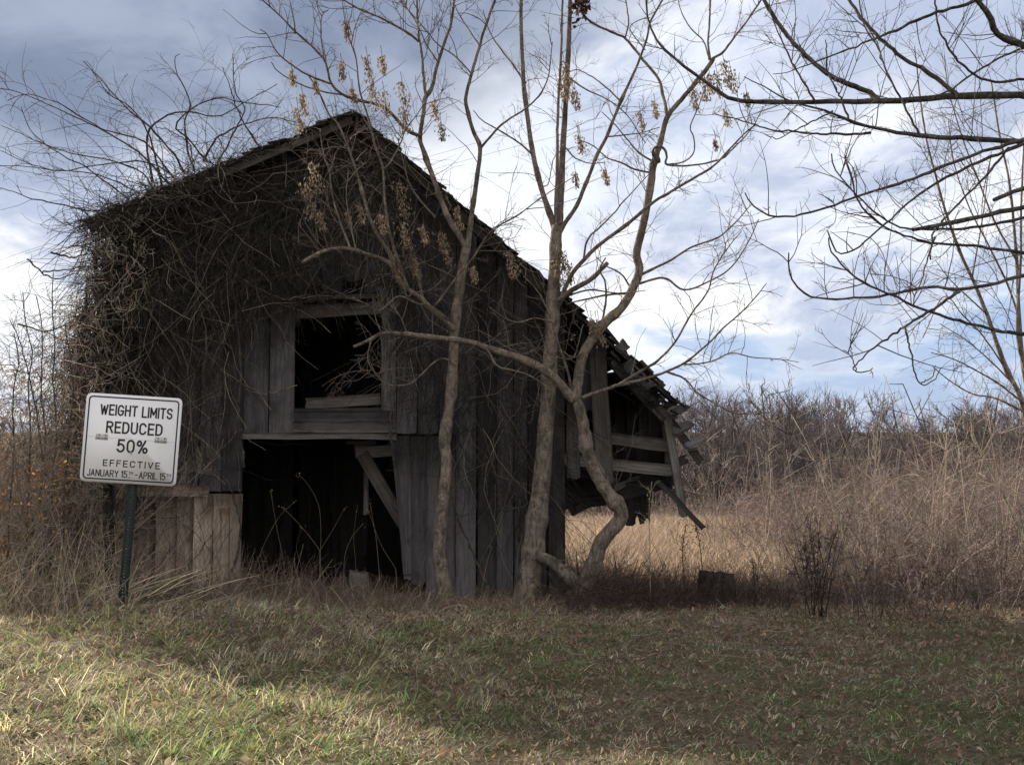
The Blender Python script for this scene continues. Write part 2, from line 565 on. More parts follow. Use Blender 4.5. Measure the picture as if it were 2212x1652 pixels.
# right of the doorway, top lengths and bottom lengths
rx = [856, 902, 948, 984]
for a0, a1 in zip(rx[:-1], rx[1:]):
    board(a0, a1, None, 938)
board(850, 884, 941, 1246, rag_b=0.05, skew=0.12)
board(886, 922, 942, 1268, rag_b=0.06, skew=0.02)
board(923, 954, 941, 1290, rag_b=0.03)
board(955, 984, 942, 1298)
for a0, a1 in ((984, 1030), (1030, 1072), (1072, 1110), (1110, 1140), (1140, 1182)):
    board(a0, a1, None, 1306, gap=0.006, rag_b=0.02)
board(1184, 1221, None, 1306, M_BEAM, gap=0.004)
board(1224, 1254, 868, 1036, M_BEAM, rag_b=0.03, dy=0.02)
board(1255, 1284, None, 905, rag_b=0.08, dy=0.05)
# boards across between window and doorway, and the head of the doorway
plank('header_board', (wx(636), D - 0.012, wz(899)), (wx(852), D - 0.012, wz(898)), 0.125, 0.028, M_BOARD, barn)
plank('header_board', (wx(634), D - 0.014, wz(922)), (wx(857), D - 0.014, wz(923)), 0.125, 0.028, M_BOARD, barn)
plank('door_header', (wx(523), D - 0.045, wz(941)), (wx(858), D - 0.045, wz(943)), 0.065, 0.05, M_BEAM, barn)
# the window: head, thin rail above it, loose plank on the sill
plank('window_head', (wx(632), D + 0.05, wz(673)), (wx(824), D + 0.05, wz(664)), 0.15, 0.05, M_BEAM, barn, rag0=0.02)
plank('window_rail', (wx(632), D + 0.09, wz(641)), (wx(824), D + 0.09, wz(637)), 0.06, 0.03, M_BEAM, barn)
plank('window_sill', (wx(634), D + 0.03, wz(886)), (wx(822), D + 0.03, wz(884)), 0.05, 0.09, M_BOARD, barn)
plank('loose_plank', (wx(652), D + 0.10, wz(872)), (wx(819), D + 0.10, wz(861)), 0.14, 0.03, M_BEAM, barn, rag0=0.02)
# the timber frame in the doorway
plank('tie_beam', (wx(757), D + 0.42, wz(977)), (wx(862), D + 0.42, wz(974)), 0.14, 0.13, M_BEAM, barn)
plank('brace', (wx(772), D + 0.36, wz(982)), (wx(884), D + 0.34, wz(1166)), 0.15, 0.08, M_BEAM, barn)
plank('hanging_stud', (wx(774), D + 0.62, wz(985)), (wx(775), D + 0.62, wz(1122)), 0.05, 0.05, M_BEAM, barn, rag1=0.01)
plank('post_cap', (wx(733), D + 0.50, wz(957)), (wx(800), D + 0.50, wz(957)), 0.045, 0.12, M_BEAM, barn)
plank('post_head', (wx(752), D + 0.52, wz(963)), (wx(778), D + 0.52, wz(963)), 0.08, 0.12, M_BEAM, barn)
plank('door_jamb', (wx(884), D + 0.05, wz(1255)), (wx(853), D + 0.05, wz(946)), 0.10, 0.06, M_BEAM, barn, rag0=0.03)

# back wall with the slits the daylight comes through, side walls, loft
bxs = sorted([-4.62, -4.2, -3.75, -3.30, -2.86, -2.45, -2.05, -1.62, -1.2, -0.75, -0.3, 0.15, 0.55])
def back_x(X):
    return P(X, 1050, BACK)[0]
slits = [(566, 1012, 1062, 0.012), (640, 1000, 1008, 0.012), (641, 1018, 1050, 0.012), (712, 1040, 1105, 0.02), (660, 1180, 1186, 0.012)]
sx = sorted(set([back_x(s[0]) for s in slits]))
edges = sorted(bxs + sx)
zb0, zt0 = -0.6, None
for e0, e1 in zip(edges[:-1], edges[1:]):
    if e1 - e0 < 0.03:
        continue
    xc = (e0 + e1) / 2
    zt = roof_z(xc) - 0.05
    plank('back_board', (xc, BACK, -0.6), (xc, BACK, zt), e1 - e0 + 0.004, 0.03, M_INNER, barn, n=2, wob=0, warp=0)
for X in sorted(set(s[0] for s in slits)):
    xx = back_x(X)
    cuts = sorted([(P(X, s[2], BACK)[2], P(X, s[1], BACK)[2]) for s in slits if s[0] == X])
    # battens cover the joint except where daylight shows
    z = -0.6
    for lo, hi in cuts + [(roof_z(xx) - 0.05, None)]:
        plank('back_batten', (xx, BACK - 0.03, z), (xx, BACK - 0.03, lo), 0.09, 0.02, M_INNER, barn, n=2, wob=0, warp=0)
        z = hi
for xs, nm in ((wx(250), 'left'), (wx(1216), 'right')):
    zt = roof_z(xs) - 0.12
    for k in range(9):
        y0 = D + 0.05 + k * (BACK - D - 0.05) / 9
        y1 = D + 0.05 + (k + 1) * (BACK - D - 0.05) / 9
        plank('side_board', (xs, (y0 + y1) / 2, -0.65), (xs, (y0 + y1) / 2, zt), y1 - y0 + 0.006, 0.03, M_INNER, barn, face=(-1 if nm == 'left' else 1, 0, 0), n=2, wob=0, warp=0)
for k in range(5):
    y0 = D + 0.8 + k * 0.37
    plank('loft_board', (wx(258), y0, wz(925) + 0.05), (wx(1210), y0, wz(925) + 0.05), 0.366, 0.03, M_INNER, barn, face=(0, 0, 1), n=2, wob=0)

# the roof: boards running back from the front, shingles on top, rafters below
def roof_side(xa, xb, lift, ymax, step=0.20, skip=()):
    n = max(1, int(round(abs(xb - xa) / step)))
    for k in range(n):
        if k in skip:
            continue
        x0 = xa + (xb - xa) * k / n
        x1 = xa + (xb - xa) * (k + 1) / n
        xm = (x0 + x1) / 2
        sl = SL_L if xm < RIDGE[0] else SL_R
        nrm = unit(np.array((-sl, 0, 1)))
        wd = math.hypot(x1 - x0, (x1 - x0) * sl) - 0.006
        z = roof_z(xm) - 0.02 + lift
        plank('roof_board', (xm, FRONT + rng.uniform(-0.03, 0.05), z), (xm, ymax + rng.uniform(-0.1, 0.1), z), wd, 0.028, M_ROOFWOOD, barn, face=nrm, rag0=0.02, n=3, wob=0.006)


roof_side(EAVE_L[0], RIDGE[0], 0, BACK + 0.25)
roof_side(RIDGE[0], wx(1228), 0, BACK + 0.25)
roof_side(wx(1228), wx(1352), 0.0, D + 2.2, step=0.16)
plank('rake_board', (EAVE_L[0] + 0.02, FRONT + 0.03, EAVE_L[1] - 0.06), (RIDGE[0] - 0.01, FRONT + 0.03, RIDGE[1] - 0.06), 0.085, 0.03, M_BEAM, barn, n=5, warp=0.02)
plank('rake_board', (RIDGE[0] + 0.01, FRONT + 0.03, RIDGE[1] - 0.07), (wx(1225), FRONT + 0.03, roof_z(wx(1225)) - 0.06), 0.10, 0.03, M_ROOFWOOD, barn, n=5, warp=0.02)
for y in (D + 0.16, D + 1.3, D + 2.5):
    for (xa, xb) in ((EAVE_L[0] + 0.1, RIDGE[0]), (RIDGE[0], wx(1220))):
        plank('rafter', (xa, y, roof_z(xa) - 0.13), (xb, y, roof_z(xb) - 0.13), 0.12, 0.06, M_INNER, barn, face=(0, -1, 0), n=2)


def shingles(rows, ymax):
    """courses of split shingles: each a small tilted slab"""
    V, F, C = [], [], []
    o = 0
    for xm, sl, keep in rows:
        s_ = unit(np.array((1.0, 0, sl))) * (1 if sl < 0 else -1)      # pointing down the slope
        nrm = unit(np.array((-sl, 0, 1)))
        y = FRONT - 0.05
        while y < ymax:
            wd = rng.uniform(0.08, 0.16)
            if rng.random() < keep:
                ln = rng.uniform(0.20, 0.34)
                c0 = np.array((xm, y, roof_z(xm) + 0.004)) + nrm * 0.006
                up = -s_ * 0.12
                dn = s_ * (ln - 0.12) + nrm * rng.uniform(0.018, 0.05)
                e = np.array((0, wd - 0.006, 0))
                th = nrm * rng.uniform(0.012, 0.022)
                sk = s_ * rng.normal() * 0.02
                q = [c0 + up, c0 + up + e, c0 + dn + e + sk, c0 + dn]
                V += [p for p in q] + [p + th for p in q]
                for f in ((3, 2, 1, 0), (4, 5, 6, 7), (0, 1, 5, 4), (1, 2, 6, 5), (2, 3, 7, 6), (3, 0, 4, 7)):
                    F.append([o + i for i in f])
                cc = np.array((0.040, 0.034, 0.030)) * math.exp(rng.normal() * 0.4)
                C += [cc] * 8
                o += 8
            y += wd
    return np.array(V), np.array(F), np.array(C)


rows = []
x = EAVE_L[0] + 0.08
while x < RIDGE[0] - 0.05:
    rows.append((x, SL_L, 0.93)); x += 0.15
x = RIDGE[0] + 0.06
while x < wx(1222):
    rows.append((x, SL_R, 0.93)); x += 0.12
V, F, C = shingles(rows, BACK + 0.2)
link('shingle_courses', mesh_np('shingle_courses', V, [F], M_SHINGLE, C), barn, kind='stuff')
rows = []
x = wx(1226)
while x < wx(1342):
    rows.append((x, SL_R, 0.6)); x += 0.11
V, F, C = shingles(rows, D + 2.1)
link('broken_shingle_courses', mesh_np('broken_shingle_courses', V, [F], M_SHINGLE, C), barn, kind='stuff')

# ------------------------------------------------------------------ the collapsing lean-to on the right
def pk(name, a, b, wd, th, mat=M_BEAM, d0=D, d1=None, **kw):
    d1 = d0 if d1 is None else d1
    return plank(name, P(a[0], a[1], d0), P(b[0], b[1], d1), wd, th, mat, barn, **kw)


pk('lean_to_post', (1307, 1042), (1289, 742), 0.20, 0.10, d0=D - 0.02, rag0=0.03)
pk('outer_post', (1477, 1118), (1442, 906), 0.095, 0.06, d0=D - 0.02, rag0=0.03)
pk('outer_stud', (1443, 1010), (1433, 898), 0.05, 0.04, d0=D + 0.12, rag0=0.05)
pk('rail', (1262, 939), (1445, 962), 0.145, 0.05, d0=D + 0.06, n=4)
pk('rail', (1200, 990), (1455, 1017), 0.135, 0.06, d0=D + 0.05, n=4, rag1=0.02)
pk('lean_to_rafter', (1296, 752), (1445, 912), 0.13, 0.07, d0=D + 0.05, n=4)
pk('fallen_rafter', (1440, 900), (1516, 1001), 0.09, 0.07, M_ROOFWOOD, d0=D + 0.14, rag1=0.03)
LB_ = D + 2.1
# what is left of the lean-to roof: boards hanging on the rafter ends, each run leaning its own way
def lr(a, b, wd, d0, d1, mat=M_ROOFWOOD):
    nrm = unit(np.array((-SL_R + rng.normal() * 0.22, rng.normal() * 0.15, 1)))
    return plank('roof_board', P(a[0], a[1], d0), P(b[0], b[1], d1), wd, 0.035, mat, barn, face=nrm, rag0=0.04, rag1=0.03, n=3, wob=0.012)


lr((1330, 770), (1352, 742), 0.16, D - 0.25, D + 1.0)
lr((1345, 800), (1372, 776), 0.17, D - 0.10, D + 1.5)
lr((1362, 822), (1398, 792), 0.22, D - 0.15, D + 1.5)
lr((1390, 850), (1425, 826), 0.17, D - 0.12, D + 1.5)
lr((1408, 872), (1441, 845), 0.13, D - 0.10, D + 0.8)
lr((1422, 898), (1460, 872), 0.17, D - 0.14, D + 1.5)
lr((1449, 937), (1492, 912), 0.12, D - 0.05, D + 0.4, M_BEAM)
lr((1480, 967), (1522, 945), 0.11, D - 0.05, D + 0.4, M_BEAM)
pk('fallen_board', (1449, 1005), (1486, 990), 0.11, 0.03, M_ROOFWOOD, d0=D + 0.3, d1=D + 0.7, rag1=0.05)
for k in range(13):
    f_ = k / 12
    X_, Y_ = 1328 + 130 * f_ + rng.normal() * 5, 770 + 118 * f_ + rng.normal() * 7
    d_ = D - rng.uniform(-0.1, 0.28)
    lr((X_ - 12, Y_ + 10), (X_ + rng.uniform(6, 30), Y_ - rng.uniform(6, 24)), rng.uniform(0.05, 0.12), d_, d_ + rng.uniform(0.15, 0.5))
rows = [(wx(1372), SL_R, 0.3), (wx(1388), SL_R, 0.35), (wx(1410), SL_R, 0.2), (wx(1430), SL_R, 0.3), (wx(1446), SL_R, 0.25)]
V, F, C = shingles(rows, D + 0.45)
V[:, 2] += 0.02 - 0.10 * np.clip((V[:, 0] - wx(1372)) / 0.4, 0, 1)
link('broken_shingle_courses', mesh_np('broken_shingle_courses', V, [F], M_SHINGLE, C), barn, kind='stuff')
for k in range(6):
    xa = wx(1352) + (wx(1438) - wx(1352)) * k / 6
    xb = wx(1352) + (wx(1438) - wx(1352)) * (k + 1) / 6
    xm = (xa + xb) / 2
    plank('roof_board', (xm, D + 0.45 + rng.uniform(-0.15, 0.3), roof_z(xm) - 0.09), (xm, LB_ + 0.15, roof_z(xm) - 0.03), (xb - xa) * 1.32, 0.03, M_ROOFWOOD, barn, face=unit(np.array((-SL_R, 0, 1))), rag0=0.08, n=3, wob=0.012)
pk('roof_purlin', (1300, 700), (1462, 905), 0.05, 0.05, M_ROOFWOOD, d0=D + 0.9, rag1=0.03)
# dark boarding added for the deep shade behind the rails, hanging pieces and debris
LB = D + 2.1
for k in range(-3, 9):
    X0 = 1226 + k * 25.5
    xx = P(X0 + 12, 900, LB)[0]
    yt = roof_z(xx) - 0.02
    zb_ = P(X0, 1052 + rng.uniform(-14, 20) + (8 if k < 4 else -4), LB)[2]
    plank('lean_to_shade_board', (xx, LB, zb_), (xx, LB, yt), 0.20, 0.025, M_INNER, barn, n=2, rag0=0.03, slant1=-SL_R * 0.20)
for k in range(4):
    y0 = D + 0.35 + k * 0.44
    xe = P(1446, 960, y0)[0]
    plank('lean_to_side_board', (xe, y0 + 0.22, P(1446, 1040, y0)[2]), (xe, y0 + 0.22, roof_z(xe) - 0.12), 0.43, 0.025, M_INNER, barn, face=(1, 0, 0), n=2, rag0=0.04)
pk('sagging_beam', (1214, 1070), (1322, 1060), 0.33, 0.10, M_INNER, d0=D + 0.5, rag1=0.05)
pk('fallen_board', (1224, 1072), (1243, 1112), 0.09, 0.03, M_INNER, d0=D + 0.25, rag1=0.03)
pk('fallen_board', (1236, 1104), (1300, 1072), 0.11, 0.03, M_ROOFWOOD, d0=D + 0.3, d1=D + 0.8, rag1=0.05)
pk('fallen_board', (1290, 1052), (1330, 1040), 0.08, 0.03, M_BEAM, d0=D + 0.15, d1=D + 0.5, rag0=0.04)
pk('fallen_board', (1322, 1058), (1380, 1030), 0.07, 0.03, M_BEAM, d0=D + 0.10, d1=D + 0.5, rag0=0.05)
pk('sagging_beam', (1330, 1066), (1448, 1034), 0.19, 0.09, M_INNER, d0=D + 0.35, d1=D + 0.2, rag0=0.03, rag1=0.03)
for k, (xa, yb) in enumerate(((1346, 1122), (1362, 1138), (1379, 1136), (1394, 1128), (1332, 1108), (1318, 1092))):
    pk('hanging_board', (xa, yb), (xa + 5, 1036), 0.12, 0.025, M_INNER, d0=D + 0.7, rag0=0.06)
pk('fallen_rafter', (1422, 1040), (1521, 1142), 0.058, 0.05, M_INNER, d0=D + 0.05, d1=D - 0.3, rag1=0.02)
pk('fallen_board', (1448, 1060), (1436, 1030), 0.08, 0.03, M_ROOFWOOD, d0=D + 0.2, rag0=0.04)

# ------------------------------------------------------------------ the sign
SD = 8.6
u = SD / FPX
pc = P(283.5, 949, SD)
ang = math.radians(3.6)
Rm = Matrix.Rotation(ang, 4, 'Y')                    # leans clockwise as seen from the road
SM = Matrix.Translation(Vector(pc)) @ Rm @ Matrix.Rotation(math.radians(2.0), 4, 'Z') @ Matrix.Rotation(math.pi / 2, 4, 'X')   # local: X right, Y up, Z to the viewer
base = P(257, 1318, SD)
sign = thing('road_sign', (base[0], SD, gz(base[0], SD)), 'white WEIGHT LIMITS REDUCED 50% road sign on a leaning dark green post', 'road sign')

m_, nt = mat_new('faded_sign_white')
oc = nt.n('ShaderNodeTexCoord').outputs['Object']
a = nt.noise(oc, 90, 4, 0.7)
b = nt.noise(oc, 5, 5, 0.6)
st = nt.noise(nt.n('ShaderNodeMapping', {'Vector': oc, 'Scale': (40, 2.5, 1)}).outputs[0], 1.0, 4, 0.6)
k = nt.mix(a, (0.61, 0.585, 0.575), (0.71, 0.685, 0.675))
k = nt.mix(nt.m('MULTIPLY', nt.sstep(b, 0.45, 0.7), 0.25), k, (0.60, 0.57, 0.53))
k = nt.mix(nt.m('MULTIPLY', nt.sstep(st, 0.6, 0.75), 0.25), k, (0.50, 0.47, 0.43))
finish(nt, k, 0.5, spec=0.4)
M_SIGN = m_
M_BLACK = mat_flat('sign_black', (0.016, 0.015, 0.017), 0.5, 0.3, 60)
M_GREY = mat_flat('bare_metal', (0.36, 0.36, 0.37), 0.45, 0.2, 40, metal=0.7)
M_GREEN = mat_flat('green_post', (0.007, 0.016, 0.013), 0.5, 0.35, 25)
M_TAPE = mat_flat('tape_residue', (0.40, 0.39, 0.36), 0.8, 0.35, 110)
M_SMUDGE = mat_flat('smudge_grey', (0.13, 0.13, 0.12), 0.8, 0.5, 200)


def rrect(w_, h_, r, n=6):
    out = []
    for cx, cy, a0 in ((w_ / 2 - r, h_ / 2 - r, 0), (-w_ / 2 + r, h_ / 2 - r, 90), (-w_ / 2 + r, -h_ / 2 + r, 180), (w_ / 2 - r, -h_ / 2 + r, 270)):
        for i in range(n + 1):
            t_ = math.radians(a0 + 90 * i / n)
            out.append((cx + r * math.cos(t_), cy + r * math.sin(t_)))
    return np.array(out)


SW, SH = 205 * u, 190 * u


def slab(name, out2d, z0, z1, mat, parent, M):
    n = len(out2d)
    V = np.vstack([np.c_[out2d, np.full(n, z1)], np.c_[out2d, np.full(n, z0)]])
    i = np.arange(n)
    j = (i + 1) % n
    return link(name, mesh_np(name, V, [i[None], (i[::-1] + n)[None], np.stack([i, i + n, j + n, j], 1)], mat), parent, M)


panel = slab('panel', rrect(SW, SH, 11 * u), -0.003, 0.0, M_SIGN, sign, SM)
o2, i2 = rrect(SW - 11 * u, SH - 11 * u, 8.5 * u), rrect(SW - 17 * u, SH - 17 * u, 6 * u)
n = len(o2)
V = np.vstack([np.c_[o2, np.full(n, .0012)], np.c_[i2, np.full(n, .0012)]])
i = np.arange(n)
j = (i + 1) % n
link('border', mesh_np('border', V, [np.stack([i, j, j + n, i + n], 1)], M_BLACK), sign, SM)


def arc(cx, cy, rx, ry, a0, a1, n=10):
    return [(cx + rx * math.cos(math.radians(a0 + (a1 - a0) * i / n)), cy + ry * math.sin(math.radians(a0 + (a1 - a0) * i / n))) for i in range(n + 1)]


GLYPH = {
    'W': (.8, [[(0, 1), (.2, 0), (.4, .85), (.6, 0), (.8, 1)]]), 'E': (.48, [[(.48, 1), (0, 1), (0, 0), (.48, 0)], [(0, .52), (.42, .52)]]), 'I': (0, [[(0, 1), (0, 0)]]),
    'G': (.6, [arc(.3, .68, .3, .32, 25, 180) + arc(.3, .32, .3, .32, 180, 360) + [(.6, .45), (.34, .45)]]), 'H': (.55, [[(0, 0), (0, 1)], [(.55, 0), (.55, 1)], [(0, .52), (.55, .52)]]),
    'T': (.54, [[(0, 1), (.54, 1)], [(.27, 1), (.27, 0)]]), 'L': (.46, [[(0, 1), (0, 0), (.46, 0)]]), 'M': (.68, [[(0, 0), (0, 1), (.34, .28), (.68, 1), (.68, 0)]]),
    'S': (.56, [arc(.28, .755, .28, .245, 15, 270) + arc(.28, .255, .28, .255, 90, -165)]), 'R': (.56, [[(0, 0), (0, 1), (.3, 1)] + arc(.3, .76, .26, .24, 90, -90) + [(0, .52)], [(.28, .52), (.56, 0)]]),
    'D': (.56, [[(0, 0), (0, 1), (.22, 1)] + arc(.22, .62, .34, .38, 90, 0) + arc(.22, .38, .34, .38, 0, -90) + [(0, 0)]]), 'U': (.56, [[(0, 1), (0, .3)] + arc(.28, .3, .28, .3, 180, 360) + [(.56, 1)]]),
    'C': (.58, [arc(.29, .68, .29, .32, 20, 180) + arc(.29, .32, .29, .32, 180, 340)]), '5': (.54, [[(.5, 1), (.08, 1), (.05, .55)] + arc(.25, .33, .29, .33, 110, -150)]),
    '0': (.54, [arc(.27, .68, .27, .32, 0, 180) + arc(.27, .32, .27, .32, 180, 360) + [(.54, .68)]]), '%': (.86, [arc(.17, .79, .16, .2, 0, 360, 14), arc(.69, .21, .16, .2, 0, 360, 14), [(.66, 1), (.2, 0)]]),
    'F': (.46, [[(.46, 1), (0, 1), (0, 0)], [(0, .52), (.4, .52)]]), 'V': (.58, [[(0, 1), (.29, 0), (.58, 1)]]), 'J': (.4, [[(.4, 1), (.4, .24)] + arc(.2, .22, .2, .22, 0, -165)]),
    'A': (.58, [[(0, 0), (.29, 1), (.58, 0)], [(.1, .32), (.48, .32)]]), 'N': (.56, [[(0, 0), (0, 1), (.56, 0), (.56, 1)]]), 'Y': (.56, [[(0, 1), (.28, .5), (.56, 1)], [(.28, .5), (.28, 0)]]),
    'P': (.54, [[(0, 0), (0, 1), (.28, 1)] + arc(.28, .75, .26, .25, 90, -90) + [(0, .5)]]), '1': (.14, [[(0, .84), (.14, 1), (.14, 0)]]), '-': (.36, [[(0, .5), (.36, .5)]]), ' ': (.12, []),
}


def text(s, cx, cy, h, width, weight=0.15, gap=0.30):
    """a line of painted lettering, cap height h, spread over the given width, centred at (cx, cy) on the panel"""
    tot = sum(GLYPH[c][0] for c in s) + gap * (len(s) - 1)
    sw = weight * h
    kx, ky = ((width - sw) / tot if tot else 1), h - sw
    V, F, x0 = [], [], 0.0
    for c in s:
        runs = []
        for pl in GLYPH[c][1]:                               # sharp corners start a new stroke
            cur = [pl[0]]
            for q0, q1 in zip(pl[1:], pl[2:] + [None]):
                cur.append(q0)
                if q1 is not None:
                    a1, a2 = unit(np.subtract(q0, cur[-2])), unit(np.subtract(q1, q0))
                    if float(np.dot(a1, a2)) < -0.2:
                        runs.append(cur)
                        cur = [q0]
            runs.append(cur)
        for pl in runs:
            p = np.array([((x0 + a_) * kx + sw / 2 - width / 2 + cx, b_ * ky + sw / 2 - h / 2 + cy) for a_, b_ in pl])
            keep = np.r_[True, np.linalg.norm(np.diff(p, axis=0), axis=1) > 1e-6]
            p = p[keep]
            d_ = unit(np.diff(p, axis=0))
            nn = np.c_[-d_[:, 1], d_[:, 0]]
            closed = np.linalg.norm(p[0] - p[-1]) < 1e-6
            n0 = np.vstack([nn[-1:] if closed else nn[:1], nn])
            n1 = np.vstack([nn, nn[:1] if closed else nn[-1:]])
            m_ = (n0 + n1) / np.maximum(1 + (n0 * n1).sum(1, keepdims=True), 0.35)
            if not closed and c not in 'WMNVAY':             # square ends
                p[0] -= d_[0] * sw * 0.5
                p[-1] += d_[-1] * sw * 0.5
            elif not closed:
                p[0] -= d_[0] * sw * 0.3
                p[-1] += d_[-1] * sw * 0.3
            b0 = len(V)
            for q, mm_ in zip(p, m_):
                V += [(*(q + mm_ * sw / 2), 0.0014), (*(q - mm_ * sw / 2), 0.0014)]
            F += [(b0 + 2 * i_ + 1, b0 + 2 * i_ + 3, b0 + 2 * i_ + 2, b0 + 2 * i_) for i_ in range(len(p) - 1)]
        x0 += GLYPH[c][0] + gap
    return link('lettering', mesh_np('lettering', np.array(V), [np.array(F)], M_BLACK), sign, SM)


panel_parent = sign
text('WEIGHT', -31 * u, 61 * u, 24 * u, 80 * u)
text('LIMITS', 51 * u, 60 * u, 24 * u, 66 * u)
text('REDUCED', 5 * u, 24 * u, 26 * u, 121 * u)
text('50%', 4 * u, -15 * u, 29 * u, 67 * u, 0.145)
text('EFFECTIVE', 5 * u, -53 * u, 14.5 * u, 122 * u, 0.16, 0.42)
text('JANUARY 15', -45 * u, -75.5 * u, 15.5 * u, 86 * u, 0.13, 0.24)
text('TH', 5 * u, -72 * u, 7 * u, 9.5 * u, 0.14, 0.24)
text('-', 17 * u, -75.5 * u, 14 * u, 6 * u, 0.13)
text('APRIL 15', 51 * u, -75.5 * u, 15.5 * u, 57 * u, 0.13, 0.24)
text('TH', 86 * u, -72 * u, 7 * u, 9.5 * u, 0.14, 0.24)
for cx_, cy_, sx_ in ((-63 * u, 2 * u, 27 * u), (63 * u, 2.5 * u, 27 * u)):
    V, F = [], []
    q = np.array([(-.5, -.46), (.5, -.5), (.48, .5), (-.46, .46)]) * (sx_, 13 * u) + (cx_, cy_)
    tp = slab('tape_patch', q, 0.0006, 0.0013, M_TAPE, sign, SM)
    for ex in (-0.2, 0.3):
        for ey in (-0.22, 0.28):
            a_ = np.linspace(0, 2 * math.pi, 7)[:-1]
            slab('smudge', np.c_[np.cos(a_) * 2.0 * u + cx_ + ex * sx_, np.sin(a_) * 1.7 * u + cy_ + ey * 13 * u], 0.0014, 0.0018, M_SMUDGE, sign, SM)
slab('seam', np.array([(-SW / 2 + 9 * u, 1.2 * u), (SW / 2 - 9 * u, -1 * u), (SW / 2 - 9 * u, -0.4 * u), (-SW / 2 + 9 * u, 1.8 * u)]), 0.0001, 0.0004, M_TAPE, sign, SM)
for by in (72 * u, -29 * u, -81 * u):
    a_ = np.linspace(0, 2 * math.pi, 9)[:-1]
    slab('bolt', np.c_[np.cos(a_), np.sin(a_)] * 2.2 * u + (2 * u, by), 0.0, 0.008, M_GREY, sign, SM)

# perforated post: a flat strip with a row of holes and two flanges turned back
pa, pb = P(281, 1020, SD), P(256, 1325, SD)
pa = P(296, 870, SD)
PLEN = float(np.linalg.norm(pa - pb)) + 0.25
axd = unit(pb - pa)
zv = np.array((0.06, -1, 0.0)); zv = unit(zv - axd * np.dot(zv, axd))
xv = np.cross(zv, axd)
PM = Matrix(((xv[0], axd[0], zv[0], pa[0]), (xv[1], axd[1], zv[1], pa[1] + 0.045), (xv[2], axd[2], zv[2], pa[2]), (0, 0, 0, 1)))
V, F = [], []
hw, hr, pit = 0.016, 0.0055, 0.0285
nh = int(PLEN / pit)
o = 0
for kx in range(nh):
    y0, y1 = kx * pit, (kx + 1) * pit
    ym = (y0 + y1) / 2
    out = [(-hw, y0), (hw, y0), (hw, y1), (-hw, y1)]
    inn = [(-hr, ym - hr), (hr, ym - hr), (hr, ym + hr), (-hr, ym + hr)]
    V += [(a_, b_, 0.0) for a_, b_ in out + inn] + [(a_, b_, -0.003) for a_, b_ in inn]
    for q in range(4):
        r = (q + 1) % 4
        F.append((o + q, o + r, o + 4 + r, o + 4 + q))
        F.append((o + 4 + q, o + 4 + r, o + 8 + r, o + 8 + q))
    o += 12
for sgn in (-1, 1):
    prof = [(hw, 0), (hw + 0.012, -0.028), (hw + 0.026, -0.028), (hw + 0.026, -0.031), (hw + 0.010, -0.031), (hw - 0.003, -0.003)]
    b0 = o
    for yy in (0, PLEN):
        V += [(sgn * a_, yy, b_) for a_, b_ in prof]
    for q in range(6):
        r = (q + 1) % 6
        F.append((b0 + q, b0 + r, b0 + 6 + r, b0 + 6 + q))
    o += 12
link('post', mesh_np('post', np.array(V), [np.array(F)], M_GREEN), sign, PM)

# dark strip added for the shadow gap behind the sign, on its left
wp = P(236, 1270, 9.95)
op = plank('corner_shade_strip', (wp[0], 9.95, gz(wp[0], 9.95) - 0.05), P(238, 1040, 9.95), 0.10, 0.10, M_ROOFWOOD, None, rag1=0.03, n=4)
setp(op, 'dark strip added for the shadow gap just left of the green sign post', 'post')

# ------------------------------------------------------------------ trees with hand-placed limbs
def limb_pts(pix, d0, d1, n):
    ds = np.linspace(d0, d1, len(pix))
    return spline([P(x, y, d) for (x, y), d in zip(pix, ds)], n)


def tube(name, pts, r0, r1, mat, parent, sides=8, flare=0.0, knob=0.05, kind=None, cut=False):
    n = len(pts)
    f = np.linspace(0, 1, n)
    r = r0 + (r1 - r0) * f ** 0.85
    r = r * (1 + 0.7 * knob * np.interp(f * n, np.arange(0, n + 1), rng.normal(size=n + 1)))
    for _ in range(int(n * 0.12) if r0 > 0.012 else 0):
        f0 = rng.random()
        r = r * (1 + rng.uniform(0.08, 0.24) * np.exp(-((f - f0) * n / 1.1) ** 2))
    if flare:
        r = r * (1 + flare * np.exp(-f * 9))
    st_ = Strands()
    st_.add(pts, 0, 0, (0.1, 0.1, 0.1), sides, rads=r[None])
    return st_.build(name, mat, parent, kind)


